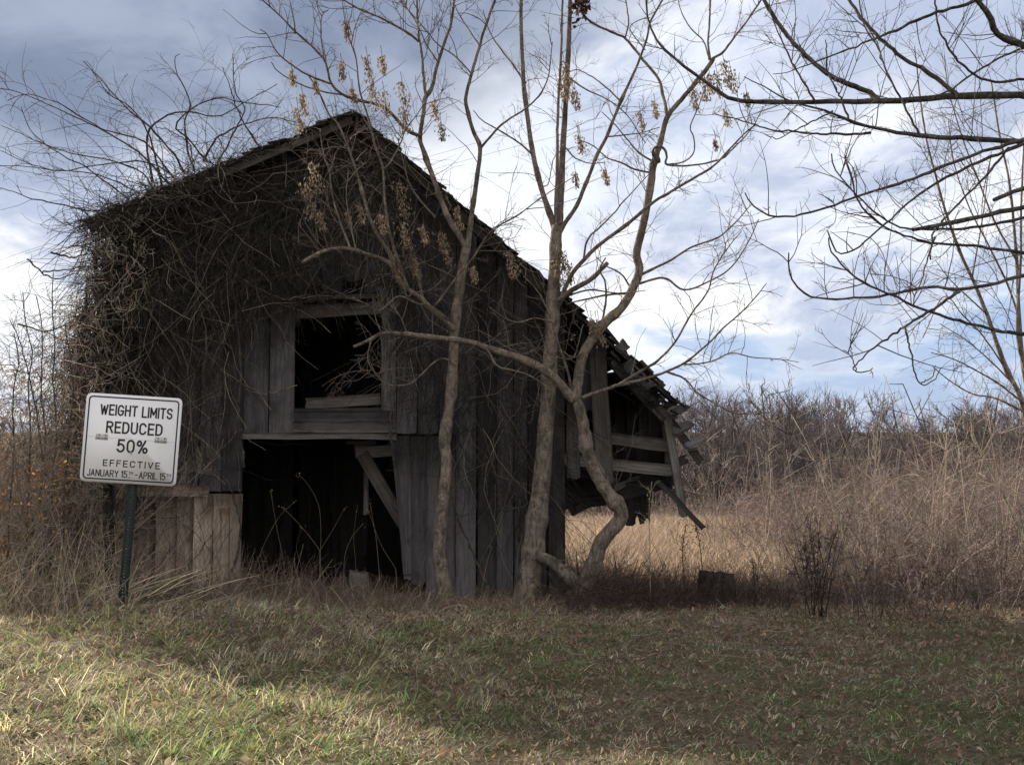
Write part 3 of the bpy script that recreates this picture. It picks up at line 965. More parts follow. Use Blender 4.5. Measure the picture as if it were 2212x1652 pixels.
def twigs_on(S, curves, per_m, lmin, lmax, r0, col, up=0.5, K=7, sub=3, jit=0.13, curl=0.07, fwd=0.6, start=0.15, flat=0.7):
    """side twigs along the given curves with a second and third order"""
    P0, D0, L, R0 = [], [], [], []
    for pts in curves:
        seg = np.linalg.norm(np.diff(pts, axis=0), axis=1).sum()
        m_n = rng.poisson(max(0.3, seg * per_m))
        T = unit(np.gradient(pts, axis=0))
        for _ in range(m_n):
            f = start + (1 - start) * rng.random() ** 0.8
            i_ = min(len(pts) - 1, int(f * (len(pts) - 1)))
            t_ = T[i_]
            sd = unit(np.cross(t_, rng.normal(size=3)) * (1, flat, 1))
            P0.append(pts[i_])
            D0.append(unit(t_ * fwd * rng.uniform(0.5, 1.3) + sd + np.array((0, 0, up)) * rng.uniform(0.3, 1.2)))
            L.append(rng.uniform(lmin, lmax) * (1.15 - 0.5 * f))
            R0.append(r0 * rng.uniform(0.6, 1.1))
    if not P0:
        return
    P0, D0, L, R0 = map(np.array, (P0, D0, L, R0))
    Wk = walk(P0, D0, L, K, jit, (0, 0, 0.03 * up), curl)
    S.add(Wk, R0, R0 * 0.4, jcol(col, len(P0), 0.18), 3)
    cur, rr, ll = Wk, R0, L
    for lev in range(sub):
        m_n = int(len(cur) * (2.1, 1.7, 1.2)[min(lev, 2)])
        if m_n == 0:
            break
        i_ = rng.integers(0, len(cur), m_n)
        kk = rng.integers(1, cur.shape[1] - 1, m_n)
        p = cur[i_, kk]
        tdir = unit(cur[i_, kk + 1] - cur[i_, kk - 1])
        sd = unit(np.cross(tdir, rng.normal(size=(m_n, 3))) * (1, flat, 1))
        dd = unit(tdir * 0.8 + sd * 0.75 + np.array((0, 0, 0.25 * up)))
        l2 = ll[i_] * rng.uniform(0.25, 0.6, m_n)
        r2 = np.maximum(rr[i_] * 0.55, 0.0016)
        kx = max(4, K - 2 - lev)
        c2 = walk(p, dd, l2, kx, jit, (0, 0, 0.02 * up), curl)
        S.add(c2, r2, r2 * 0.5, jcol(col, m_n, 0.2), 3)
        cur, rr, ll = c2, r2, l2


def seed_cluster(parent, p, size, col=(0.30, 0.225, 0.15)):
    """a hanging bunch of dry winged seeds"""
    n = int(50 + size * 330)
    V, F, C = [], [], []
    col = np.array(col) * rng.uniform(0.6, 1.1)
    size = size * rng.uniform(0.8, 1.45)
    for k in range(n):
        f = k / n
        c0 = np.array(p) + np.array((rng.normal() * size * 0.12, rng.normal() * size * 0.12, -f * size * 1.15 + rng.normal() * 0.01)) + np.array((0.25 * size * f, 0, 0))
        dn = unit(np.array((rng.normal() * 0.5, rng.normal() * 0.5, -1)))
        sd = unit(np.cross(dn, rng.normal(size=3)))
        l, w_ = rng.uniform(0.028, 0.050), rng.uniform(0.007, 0.011)
        b_ = len(V)
        V += [c0, c0 + dn * l * 0.5 + sd * w_, c0 + dn * l, c0 + dn * l * 0.5 - sd * w_]
        F.append((b_, b_ + 1, b_ + 2, b_ + 3))
        cc = np.array(col) * math.exp(rng.normal() * 0.25)
        C += [cc] * 4
    st0 = len(V)
    pw = np.array(p)
    for q, wq in ((0.10, 0.003), (-size * 1.1, 0.002)):
        c0 = pw + (0.25 * size * (0 if q > 0 else 1), 0, q)
        V += [c0 - (wq, 0, 0), c0 + (wq, 0, 0), c0 + (0, wq * 1.5, 0), c0 + (0, wq * 1.5, 0)]
        C += [np.array((0.12, 0.09, 0.065))] * 4
    F += [(st0, st0 + 1, st0 + 5, st0 + 4), (st0 + 1, st0 + 2, st0 + 6, st0 + 5), (st0 + 2, st0, st0 + 4, st0 + 6)]
    return link('seed_cluster', mesh_np('seed_cluster', np.array(V), [np.array(F)], M_LEAF, np.array(C)), parent, None, 'stuff')


def px(wpx, d):
    return wpx * d / FPX / 2


def build_tree(root, trunk, limbs, mat, dtr, twig_col, tw, seeds=(), flare=0.45):
    """trunk (pix, w0, w1, d0, d1); limbs list of (pix, w0, w1, d0, d1)"""
    curves = []
    for k, (pix, w0, w1, d0, d1) in enumerate([trunk] + limbs):
        n = max(8, min(60, 6 * len(pix)))
        pts = limb_pts(pix, d0, d1, n)
        big = w0 > 9
        if k == 0:
            if flare:
                pts[0, 2] = min(pts[0, 2], gz(pts[0, 0], pts[0, 1]) - 0.04)
        wob = np.cumsum(rng.normal(size=pts.shape) * 0.0016, 0)
        wob[0] = 0
        pts = pts + wob
        tube('trunk' if k == 0 else 'branch', pts, px(w0, d0), px(w1, d1), mat, root, 12 if k == 0 else (8 if big else 5), flare if k == 0 else 0.0)
        curves.append(pts)
    S = Strands()
    twigs_on(S, curves[1:], **tw)
    twigs_on(S, [curves[0][int(len(curves[0]) * 0.55):]], **dict(tw, per_m=tw['per_m'] * 0.5))
    S.build('twigs', M_TWIG, root, 'stuff')
    for (x, y, d, s) in seeds:
        seed_cluster(root, P(x, y, d), s)
    return curves


def tree_root(name, X, Y, d, label, cat='tree', group=None):
    p = P(X, Y, d)
    return thing(name, (p[0], d, gz(p[0], d)), label, cat, group)


# tree A: the slender tree right of the doorway, seed bunches still on it
dA = 10.35
tA = tree_root('box_elder_tree', 965, 1292, dA, 'slender bare tree right of the doorway, bunches of tan seeds hanging on it')
trunkA = ([(966, 1292), (951, 1205), (956, 1110), (967, 1000), (962, 950), (973, 870), (980, 780), (984, 700), (992, 630), (1001, 565), (1008, 535)], 27, 19, dA, dA)
limbsA = [
    ([(1008, 540), (1000, 520), (966, 463), (940, 386), (919, 329), (909, 295), (916, 235), (919, 208), (933, 188), (946, 134), (970, 67), (976, 50), (985, -20)], 15, 5, dA, dA + 0.3),
    ([(1010, 540), (1014, 503), (1020, 453), (1030, 386), (1037, 322), (1023, 285), (1008, 228), (1010, 201), (1020, 161), (1037, 101), (1044, 74), (1064, 20), (1078, -20)], 13, 5, dA, dA - 0.3),
    ([(1037, 322), (1084, 269), (1134, 235), (1168, 200), (1186, 160), (1194, 90)], 6, 2, dA - 0.1, dA - 0.7),
    ([(909, 295), (876, 279), (829, 232), (775, 218), (738, 205), (714, 181), (701, 134), (664, 97), (637, 74), (597, 34), (555, -5)], 9, 3, dA + 0.1, dA - 0.9),
    ([(701, 134), (697, 100), (694, 60), (700, 30), (712, 20)], 4, 2, dA - 0.6, dA - 0.8),
    ([(637, 74), (634, 40), (624, 0)], 4, 2, dA - 0.8, dA - 0.9),
    ([(714, 181), (670, 165), (630, 140), (597, 112), (575, 75), (560, 62)], 5, 2, dA - 0.5, dA - 1.1),
    ([(738, 205), (690, 195), (650, 180), (600, 150), (585, 130)], 4, 2, dA - 0.3, dA - 0.9),
    ([(919, 208), (913, 151), (909, 111), (904, 67), (904, 0), (904, -20)], 7, 4, dA + 0.2, dA + 0.4),
    ([(904, 90), (879, 70), (832, 44), (785, 24), (745, 0), (730, -10)], 6, 3, dA + 0.3, dA - 0.2),
    ([(946, 134), (920, 95), (900, 50), (880, 20), (860, -10)], 4, 2, dA + 0.2, dA + 0.5),
    ([(984, 713), (939, 673), (909, 643), (872, 619), (855, 594), (835, 564), (791, 549), (754, 539), (717, 539), (684, 549), (650, 569)], 12, 8, dA - 0.05, dA - 0.9),
    ([(855, 594), (842, 548), (805, 484), (778, 400), (758, 333), (731, 268), (712, 248), (690, 200), (665, 160)], 10, 3, dA - 0.2, dA - 0.6),
    ([(880, 622), (860, 560), (842, 500), (832, 427), (829, 366), (812, 316), (798, 259), (778, 198), (768, 131), (758, 98), (741, 60)], 8, 3, dA - 0.3, dA - 0.7),
    ([(829, 366), (850, 340), (868, 305), (879, 280), (905, 245), (925, 215)], 4, 2, dA - 0.5, dA - 0.3),
    ([(760, 545), (735, 480), (718, 420), (712, 372), (700, 330), (692, 285)], 6, 2, dA - 0.7, dA - 1.0),
    ([(712, 372), (722, 340), (733, 318)], 3, 1.5, dA - 0.9, dA - 1.0),
    ([(770, 545), (752, 475), (745, 420), (750, 370)], 4, 2, dA - 0.7, dA - 0.9),
    ([(1037, 101), (1010, 60), (990, 30), (975, -10)], 4, 2, dA, dA + 0.3),
    ([(1020, 161), (980, 120), (940, 90), (900, 40), (862, 0)], 4, 2, dA, dA + 0.5),
    ([(940, 470), (905, 430), (885, 400), (870, 350), (858, 300)], 5, 2, dA, dA - 0.5),
    ([(912, 640), (905, 600), (892, 565), (888, 540)], 7, 5, dA - 0.2, dA - 0.4),
    ([(940, 660), (985, 600), (1020, 560), (1060, 500), (1110, 470), (1150, 440), (1200, 405), (1240, 380)], 5, 2, dA - 0.1, dA - 0.6),
    ([(985, 790), (960, 775), (935, 785), (905, 815), (880, 832), (840, 830), (812, 805), (795, 770)], 4, 2, dA - 0.05, dA - 0.6),
    ([(970, 690), (930, 660), (900, 655), (860, 640), (820, 668), (790, 655), (760, 640)], 4, 2, dA - 0.1, dA - 0.8),
    ([(870, 600), (878, 640), (895, 632), (930, 625), (960, 600), (985, 570)], 3, 2, dA - 0.3, dA - 0.5),
]
seedsA = [(672, 350, 9.7, .24), (660, 395, 9.7, .26), (735, 135, 9.7, .16), (745, 45, 9.7, .18), (790, 120, 9.9, .2), (822, 118, 9.9, .22), (800, 170, 9.8, .2),
          (826, 195, 9.9, .18), (865, 175, 10, .2), (868, 230, 10, .2), (935, 215, 10.2, .2), (950, 265, 10.2, .2), (650, 200, 9.6, .24), (640, 230, 9.6, .2), (860, 390, 9.9, .24),
          (870, 480, 9.9, .22), (913, 488, 9.9, .2), (950, 500, 10, .18), (750, 455, 9.7, .14), (820, 460, 9.8, .18), (775, 440, 9.7, .16), (850, 545, 9.9, .2), (895, 555, 10, .2),
          (985, 445, 10.2, .2), (1020, 575, 10.2, .18), (1098, 540, 10.1, .2), (690, 455, 9.7, .12), (960, 520, 10.1, .16), (680, 170, 9.6, .14), (628, 150, 9.6, .12), (760, 190, 9.8, .14)]
TWA = dict(per_m=4.6, lmin=0.25, lmax=0.95, r0=0.0060, col=(0.105, 0.080, 0.064), up=0.55)
build_tree(tA, trunkA, limbsA, M_BARK_PALE, dA, None, TWA, seedsA)

# tree B: the straight tree at the right corner
dB = 10.62
tB = tree_root('straight_tree', 1160, 1295, dB, 'tall straight grey tree forking high above the right barn corner')
trunkB = ([(1140, 1298), (1150, 1200), (1162, 1110), (1172, 1020), (1182, 900), (1190, 780), (1196, 690), (1200, 600), (1203, 520), (1206, 490)], 46, 24, dB, dB)
limbsB = [
    ([(1203, 505), (1190, 470), (1168, 403), (1151, 336), (1138, 242), (1131, 168), (1126, 67), (1126, -20)], 14, 8, dB, dB + 0.3),
    ([(1203, 500), (1202, 420), (1204, 330), (1205, 268), (1212, 134), (1214, 40), (1216, -20)], 9, 5, dB - 0.05, dB),
    ([(1208, 500), (1212, 400), (1218, 300), (1226, 168), (1232, 50), (1234, -20)], 17, 9, dB + 0.05, dB + 0.2),
    ([(1206, 508), (1222, 480), (1250, 437), (1287, 343), (1311, 296), (1341, 218), (1371, 151), (1395, 84), (1405, 44), (1440, -20)], 10, 4, dB, dB - 0.4),
    ([(1151, 336), (1120, 310), (1080, 285), (1040, 262), (1020, 240)], 5, 2, dB + 0.1, dB + 0.5),
    ([(1136, 180), (1110, 140), (1085, 110), (1060, 70), (1045, 20)], 5, 2, dB + 0.2, dB + 0.6),
    ([(1311, 296), (1345, 293), (1385, 288), (1425, 275)], 4, 2, dB - 0.2, dB - 0.5),
    ([(1341, 218), (1310, 190), (1285, 170), (1250, 150), (1228, 155)], 4, 2, dB - 0.3, dB),
    ([(1168, 403), (1185, 395), (1195, 345), (1215, 318)], 3, 1.5, dB + 0.1, dB),
    ([(1216, 312), (1240, 340), (1270, 352), (1300, 352)], 4, 2, dB, dB - 0.3),
    ([(1226, 165), (1260, 190), (1310, 215), (1345, 240), (1370, 270), (1395, 310)], 4, 2, dB + 0.1, dB - 0.3),
    ([(1207, 660), (1230, 600), (1261, 559), (1302, 522), (1351, 487), (1411, 436), (1450, 412), (1495, 386), (1546, 353), (1592, 302), (1633, 265)], 11, 3, dB - 0.1, dB - 0.8),
    ([(1206, 650), (1241, 623), (1282, 599), (1315, 567)], 12, 9, dB - 0.12, dB - 0.3),
    ([(1225, 640), (1275, 628), (1340, 636), (1395, 630)], 5, 2, dB - 0.12, dB - 0.4),
    ([(1261, 559), (1270, 520), (1297, 490), (1327, 460), (1351, 430), (1404, 376)], 5, 2, dB - 0.2, dB - 0.6),
    ([(1190, 800), (1215, 760), (1240, 770), (1262, 700)], 4, 2, dB - 0.2, dB - 0.5),
    ([(1200, 700), (1160, 690), (1120, 700), (1090, 690), (1060, 668)], 4, 2, dB - 0.2, dB - 0.6),
]
seedsB = [(1215, 130, 10.6, .2), (1222, 160, 10.6, .22), (1210, 175, 10.6, .16), (1250, 290, 10.5, .16), (1240, 195, 10.6, .14), (1240, 370, 10.5, .12), (1210, 540, 10.5, .2), (1205, 560, 10.5, .2), (1222, 560, 10.5, .16), (1305, 365, 10.3, .16)]
TWB = dict(per_m=6.2, lmin=0.2, lmax=0.8, r0=0.0048, col=(0.12, 0.095, 0.080), up=0.45)
cB = build_tree(tB, trunkB, limbsB, M_BARK_PALE, dB, None, TWB, seedsB)
# a dead leaf clump caught high in its crown
V, F, C = [], [], []
for k in range(90):
    c0 = P(1252 + rng.normal() * 12, 14 + rng.normal() * 16, 10.6 + rng.normal() * 0.08)
    a_, b_ = unit(rng.normal(size=3)), unit(rng.normal(size=3))
    l = rng.uniform(0.03, 0.07)
    o = len(V)
    V += [c0 - a_ * l, c0 + b_ * l * 0.6, c0 + a_ * l, c0 - b_ * l * 0.6 + np.array((0, 0, 0.01))]
    F.append((o, o + 1, o + 2, o + 3))
    C += [np.array((0.055, 0.030, 0.022)) * math.exp(rng.normal() * 0.3)] * 4
link('leaf_clump', mesh_np('leaf_clump', np.array(V), [np.array(F)], M_LEAF, np.array(C)), tB, None, 'stuff')

# tree C: the crooked tree growing out sideways from the same corner
dC = 10.45
tC = tree_root('crooked_tree', 1196, 1235, dC, 'crooked tree bending out sideways at its foot right of the barn corner')
trunkC = ([(1238, 1318), (1250, 1290), (1262, 1262), (1274, 1235), (1286, 1205), (1293, 1180), (1299, 1168), (1318, 1146), (1336, 1125), (1338, 1102), (1318, 1076), (1291, 1035), (1266, 975), (1254, 905), (1240, 862)], 38, 22, dC + 0.05, dC - 0.1)
limbsC = [
    ([(1160, 1198), (1190, 1212), (1218, 1234), (1244, 1258), (1262, 1282)], 26, 26, dC + 0.08, dC + 0.02),
    ([(1336, 1112), (1318, 1060), (1300, 1022), (1282, 985), (1268, 955)], 14, 9, dC - 0.02, dC + 0.12),
    ([(1240, 866), (1212, 832), (1180, 803), (1120, 774), (1050, 752), (1000, 738), (930, 728), (860, 721), (820, 721), (795, 735), (758, 750)], 22, 7, dC - 0.1, dC - 0.7),
    ([(1242, 866), (1250, 810), (1262, 760), (1300, 702), (1343, 662), (1370, 612), (1381, 580), (1375, 545), (1390, 480), (1403, 405), (1412, 350), (1424, 342)], 24, 15, dC - 0.1, dC),
    ([(1414, 345), (1427, 305), (1441, 252), (1472, 215), (1505, 175), (1530, 140), (1539, 127)], 13, 9, dC, dC - 0.1),
    ([(1539, 127), (1562, 112), (1589, 74), (1619, 34), (1650, -15)], 6, 4, dC - 0.1, dC - 0.3),
    ([(1536, 135), (1530, 95), (1532, 45), (1533, -15)], 5, 4, dC - 0.1, dC),
    ([(1532, 130), (1520, 90), (1490, 60), (1470, 20), (1463, -15)], 4, 2, dC - 0.1, dC + 0.2),
    ([(1441, 252), (1437, 225), (1431, 201), (1421, 168), (1394, 134), (1351, 81), (1324, 67), (1277, 44), (1250, 16), (1240, -15)], 8, 4, dC, dC + 0.4),
    ([(1351, 81), (1358, 50), (1356, 20), (1350, -15)], 4, 3, dC + 0.2, dC + 0.3),
    ([(1394, 108), (1372, 82), (1360, 60), (1380, 45), (1402, 40)], 3, 2, dC + 0.2, dC + 0.4),
    ([(1411, 338), (1412, 325), (1421, 317), (1436, 322), (1442, 340), (1443, 356), (1495, 356), (1559, 343), (1580, 326), (1626, 275), (1650, 232)], 6, 2, dC - 0.05, dC - 0.5),
    ([(1443, 356), (1475, 350), (1497, 332), (1500, 300), (1492, 270), (1510, 230), (1527, 180)], 4, 2, dC - 0.1, dC - 0.3),
    ([(1412, 350), (1380, 330), (1355, 300), (1330, 270), (1300, 240)], 5, 2, dC, dC + 0.4),
    ([(1402, 372), (1370, 365), (1340, 350), (1310, 340), (1280, 315), (1250, 300)], 5, 2, dC, dC + 0.3),
    ([(1251, 861), (1290, 848), (1335, 833), (1409, 814), (1476, 787), (1527, 747), (1560, 713), (1611, 666), (1655, 615)], 9, 2, dC - 0.1, dC - 0.8),
    ([(1330, 834), (1380, 802), (1416, 781), (1456, 740), (1490, 680), (1527, 630), (1543, 579), (1600, 500)], 7, 2, dC - 0.3, dC - 0.4),
    ([(1384, 594), (1443, 566), (1493, 535), (1553, 512), (1590, 478), (1625, 440)], 7, 2, dC, dC - 0.4),
    ([(1372, 616), (1433, 598), (1476, 623), (1530, 606), (1577, 576), (1611, 529), (1640, 470)], 6, 2, dC, dC - 0.6),
    ([(1358, 632), (1315, 636), (1275, 644), (1222, 656)], 6, 3, dC, dC + 0.15),
    ([(1362, 622), (1340, 590), (1310, 574), (1290, 555)], 5, 2, dC, dC + 0.3),
    ([(1443, 804), (1480, 820), (1510, 851), (1577, 891), (1621, 895), (1660, 893)], 5, 2, dC - 0.4, dC - 0.9),
    ([(1476, 787), (1530, 782), (1580, 762), (1625, 772), (1680, 776), (1725, 782)], 4, 1.5, dC - 0.5, dC - 1.0),
    ([(1300, 702), (1310, 650), (1308, 610), (1298, 585), (1310, 560)], 6, 3, dC, dC - 0.2),
    ([(1262, 760), (1230, 775), (1200, 770), (1175, 755)], 4, 2, dC - 0.1, dC - 0.3),
    ([(1050, 752), (1075, 790), (1110, 800), (1150, 815), (1200, 850)], 5, 2, dC - 0.4, dC - 0.6),
    ([(825, 722), (812, 690), (808, 655)], 3, 1.5, dC - 0.65, dC - 0.7),
    ([(880, 722), (868, 690), (850, 660), (845, 625)], 3, 1.5, dC - 0.6, dC - 0.8),
    ([(800, 735), (795, 770), (808, 800), (830, 825)], 3, 1.5, dC - 0.65, dC - 0.7),
    ([(1240, 862), (1225, 800), (1205, 740), (1190, 690), (1165, 640), (1130, 600)], 7, 3, dC - 0.05, dC - 0.3),
]
seedsC = [(1560, 130, 10.3, .2), (1575, 150, 10.3, .22), (1530, 160, 10.35, .22), (1515, 170, 10.35, .2), (1495, 190, 10.4, .18), (1545, 155, 10.3, .2), (1565, 235, 10.2, .18), (1380, 240, 10.5, .16), (1412, 220, 10.5, .14),
          (1290, 690, 10.3, .2), (1285, 690, 10.35, .16), (1275, 690, 10.3, .12), (1610, 200, 10.2, .14), (1543, 300, 10.2, .1)]
TWC = dict(per_m=5.6, lmin=0.2, lmax=0.8, r0=0.0050, col=(0.125, 0.100, 0.082), up=0.4)
build_tree(tC, trunkC, limbsC, M_BARK_PALE, dC, None, TWC, seedsC, 0.0)

# the big tree standing out of frame on the right, its boughs reaching in
dO = 6.6
bo = (4.75, 6.4)
tO = thing('overhanging_tree', (bo[0], bo[1], gz(*bo)), 'dark bare boughs reaching across the sky from a tree standing on the right', 'tree')
tp = spline([(bo[0], bo[1], gz(*bo) - 0.05), (bo[0] - 0.05, bo[1], 1.5), (bo[0] + 0.05, bo[1] + 0.05, 3.2), (bo[0] + 0.1, bo[1], 5.5), (bo[0] + 0.3, bo[1] + 0.1, 8.0)], 24)
tube('trunk', tp, 0.24, 0.08, M_BARK_DARK, tO, 10, 0.4)
limbsO = [
    ([(2560, 330), (2400, 230), (2212, 208), (2058, 209), (1957, 218), (1823, 220), (1646, 221), (1579, 212), (1529, 181), (1478, 144), (1431, 101), (1401, 44), (1396, -15)], 22, 4, 6.4, 6.9),
    ([(2560, 420), (2400, 330), (2212, 307), (2141, 302), (2024, 296), (1933, 285), (1856, 269), (1789, 242), (1715, 222), (1655, 191), (1608, 165)], 20, 1.8, 6.4, 6.2),
    ([(1900, 218), (1885, 205), (1856, 191), (1789, 161), (1745, 124), (1692, 67), (1640, -15)], 12, 8, 6.62, 6.9),
    ([(2071, 208), (2007, 158), (1940, 118), (1890, 71), (1856, 34), (1826, -15)], 10, 6, 6.5, 6.9),
    ([(2180, -20), (2091, 7), (2007, 34), (1900, 81), (1789, 124), (1705, 155), (1671, 161)], 10, 1.6, 6.1, 6.3),
    ([(2560, 130), (2320, 140), (2212, 99), (2158, 77), (2135, 34), (2095, -20)], 20, 11, 6.4, 6.0),
    ([(2330, 80), (2212, 104), (2125, 144), (2058, 191), (2030, 205)], 6, 4, 6.4, 6.5),
    ([(2300, 165), (2212, 171), (2158, 178), (2105, 161), (2058, 118), (2031, 67), (2021, 20), (2020, -15)], 7, 4, 6.4, 6.3),
    ([(2330, 262), (2178, 312), (2091, 339), (1974, 386), (1863, 420), (1759, 457), (1688, 468), (1655, 463), (1621, 440), (1608, 415)], 10, 3, 6.3, 6.1),
    ([(2330, 270), (2158, 332), (2074, 369), (1990, 416), (1917, 480), (1863, 527), (1823, 547), (1802, 537), (1789, 497)], 9, 3, 6.3, 5.9),
    ([(2420, 350), (2212, 406), (2148, 433)], 16, 9, 6.4, 6.1),
    ([(2420, 400), (2212, 447), (2108, 470), (1970, 497)], 13, 8, 6.4, 6.0),
    ([(2420, 420), (2212, 470), (2091, 494), (2007, 495), (1957, 494), (1917, 477), (1863, 433), (1809, 373), (1796, 332)], 8, 3, 6.4, 6.0),
    ([(2400, 590), (2212, 547), (2091, 531), (2007, 524), (1950, 507), (1900, 484), (1856, 437), (1843, 403), (1826, 336)], 9, 3, 6.3, 6.0),
    ([(2400, 540), (2212, 596), (2140, 613), (2073, 626), (2023, 619), (1956, 630), (1872, 643), (1784, 645), (1737, 633), (1707, 596), (1705, 546)], 11, 3, 6.3, 5.9),
    ([(2073, 629), (2006, 673), (1952, 707), (1889, 750), (1848, 788), (1845, 800), (1872, 804), (1886, 794)], 8, 2.5, 6.1, 5.9),
    ([(1955, 707), (1966, 754), (1979, 814), (1999, 831), (2023, 814), (2033, 794)], 5, 2, 6.0, 5.9),
    ([(1990, 828), (2012, 815), (2022, 790)], 3, 1.5, 5.92, 5.9),
    ([(2400, 740), (2212, 722), (2157, 715), (2073, 693), (2006, 673), (1922, 636), (1872, 613), (1831, 586), (1798, 546), (1791, 512)], 10, 3, 6.3, 5.9),
    ([(2020, 510), (2000, 570), (1990, 610), (1975, 640), (1973, 665)], 4, 2, 6.2, 6.0),
    ([(2180, 320), (2130, 380), (2080, 430), (2020, 500), (2010, 560)], 6, 4, 6.3, 6.1),
    ([(1850, 800), (1842, 775), (1838, 735), (1842, 720)], 2.5, 1.5, 5.9, 5.9),
    ([(1842, 776), (1830, 760), (1820, 757)], 2, 1.2, 5.9, 5.85),
    ([(1784, 158), (1786, 120), (1783, 85)], 5, 2, 6.7, 6.7),
    ([(1985, 290), (1950, 220), (1912, 150), (1895, 100), (1870, 60), (1855, 0)], 5, 3, 6.3, 6.6),
    ([(1835, 262), (1815, 210), (1800, 180), (1790, 165)], 5, 3, 6.3, 6.4),
    ([(1760, 220), (1720, 150), (1690, 90), (1665, 30), (1662, 0)], 5, 2, 6.6, 6.9),
    ([(1880, 288), (1800, 290), (1720, 285), (1660, 280), (1621, 266), (1560, 250), (1540, 242)], 6, 2, 6.2, 6.4),
    ([(1800, 240), (1750, 265), (1700, 290), (1680, 300), (1650, 290)], 4, 2, 6.3, 6.3),
]
curves = []
for pix, w0, w1, d0, d1 in limbsO:
    n = max(8, min(44, 5 * len(pix)))
    pts = limb_pts(pix, d0, d1, n)
    pts = pts + rng.normal(size=pts.shape) * 0.003
    tube('branch', pts, px(w0, d0), px(w1, d1), M_BARK_DARK, tO, 8 if w0 > 9 else 6, 0, 0.09)
    curves.append(pts)
# short links from the first few boughs to the trunk
for pts in curves:
    if pts[0, 0] > 4.0 and pts[0, 2] > 2.0:
        e = tp[np.argmin(np.abs(tp[:, 2] - (pts[0, 2] - 0.2)))]
        tube('branch', spline([e, (e + pts[0]) / 2 + (0, 0, 0.03), pts[0]], 6), 0.05, 0.03, M_BARK_DARK, tO, 6)
S = Strands()
twigs_on(S, curves, per_m=5.2, lmin=0.12, lmax=0.75, r0=0.0046, col=(0.085, 0.070, 0.062), up=0.7, K=8, sub=2, jit=0.08, curl=0.06, fwd=0.5, start=0.2)
S.build('twigs', M_TWIG, tO, 'stuff')

# paler tree further back at the right edge of the picture
dG = 15.0
tG = tree_root('pale_tree', 2225, 1010, dG, 'pale grey many stemmed young tree behind the dark boughs at the right edge')
gb = P(2235, 1200, dG)
limbsG = [
    ([(2235, 1010), (2207, 865), (2174, 797), (2133, 680), (2100, 600), (2073, 540), (2040, 450), (2020, 380), (2000, 300), (1985, 200), (1975, 100)], 12, 2, dG, dG + 0.4),
    ([(2232, 900), (2211, 797), (2200, 680), (2194, 546), (2180, 400), (2160, 300), (2140, 180)], 10, 3, dG, dG + 0.3),
    ([(2230, 850), (2205, 760), (2198, 690), (2205, 560), (2207, 440), (2212, 300)], 9, 3, dG, dG - 0.3),
    ([(2210, 870), (2160, 830), (2110, 800), (2060, 775), (2010, 760)], 5, 2, dG, dG - 0.8),
    ([(2215, 890), (2150, 860), (2100, 850), (2050, 820), (2015, 790)], 5, 2, dG, dG - 0.8),
    ([(2174, 797), (2120, 720), (2080, 680), (2040, 640), (1995, 730)], 4, 1.5, dG, dG - 0.5),
    ([(2190, 830), (2130, 770), (2080, 730), (2030, 700)], 4, 1.5, dG, dG - 0.5),
    ([(2133, 680), (2090, 640), (2050, 600), (2020, 560)], 4, 1.5, dG, dG - 0.3),
    ([(2200, 680), (2170, 600), (2130, 520), (2090, 440), (2060, 350), (2050, 260)], 5, 2, dG, dG - 0.3),
    ([(2195, 560), (2150, 480), (2110, 380), (2080, 300), (2050, 200), (2040, 120)], 5, 2, dG, dG + 0.3),
    ([(2100, 600), (2120, 480), (2130, 400), (2140, 330)], 4, 1.5, dG, dG + 0.3),
]
build_tree(tG, ([(2240, 1200), (2238, 1100), (2232, 1000), (2228, 900)], 14, 11, dG, dG), limbsG, M_BARK_PALE, dG, None,
           dict(per_m=5.5, lmin=0.3, lmax=1.4, r0=0.0055, col=(0.16, 0.125, 0.10), up=0.7, K=7, sub=3), ())

# the pale trunk leaning in at the right edge
dK = 11.5
tK = tree_root('birch_sapling', 2225, 1260, dK, 'pale cream forked sapling trunk leaning in from the right edge')
build_tree(tK, ([(2262, 1300), (2212, 1172), (2175, 1090), (2161, 1062), (2134, 1009), (2120, 979), (2103, 950), (2100, 922), (2098, 895)], 10, 5, dK, dK),
           [([(2122, 984), (2140, 950), (2148, 930), (2140, 910)], 5, 3, dK, dK), ([(2112, 968), (2080, 945), (2060, 925), (2040, 915)], 4, 2, dK, dK - 0.2),
            ([(2150, 1045), (2120, 1030), (2095, 1000), (2060, 990)], 3, 1.5, dK, dK - 0.3), ([(2190, 1120), (2200, 1060), (2212, 1010)], 3, 1.5, dK, dK)],
           M_BIRCH, dK, None, dict(per_m=4, lmin=0.2, lmax=0.7, r0=0.005, col=(0.30, 0.25, 0.17), up=0.6, K=6, sub=2))

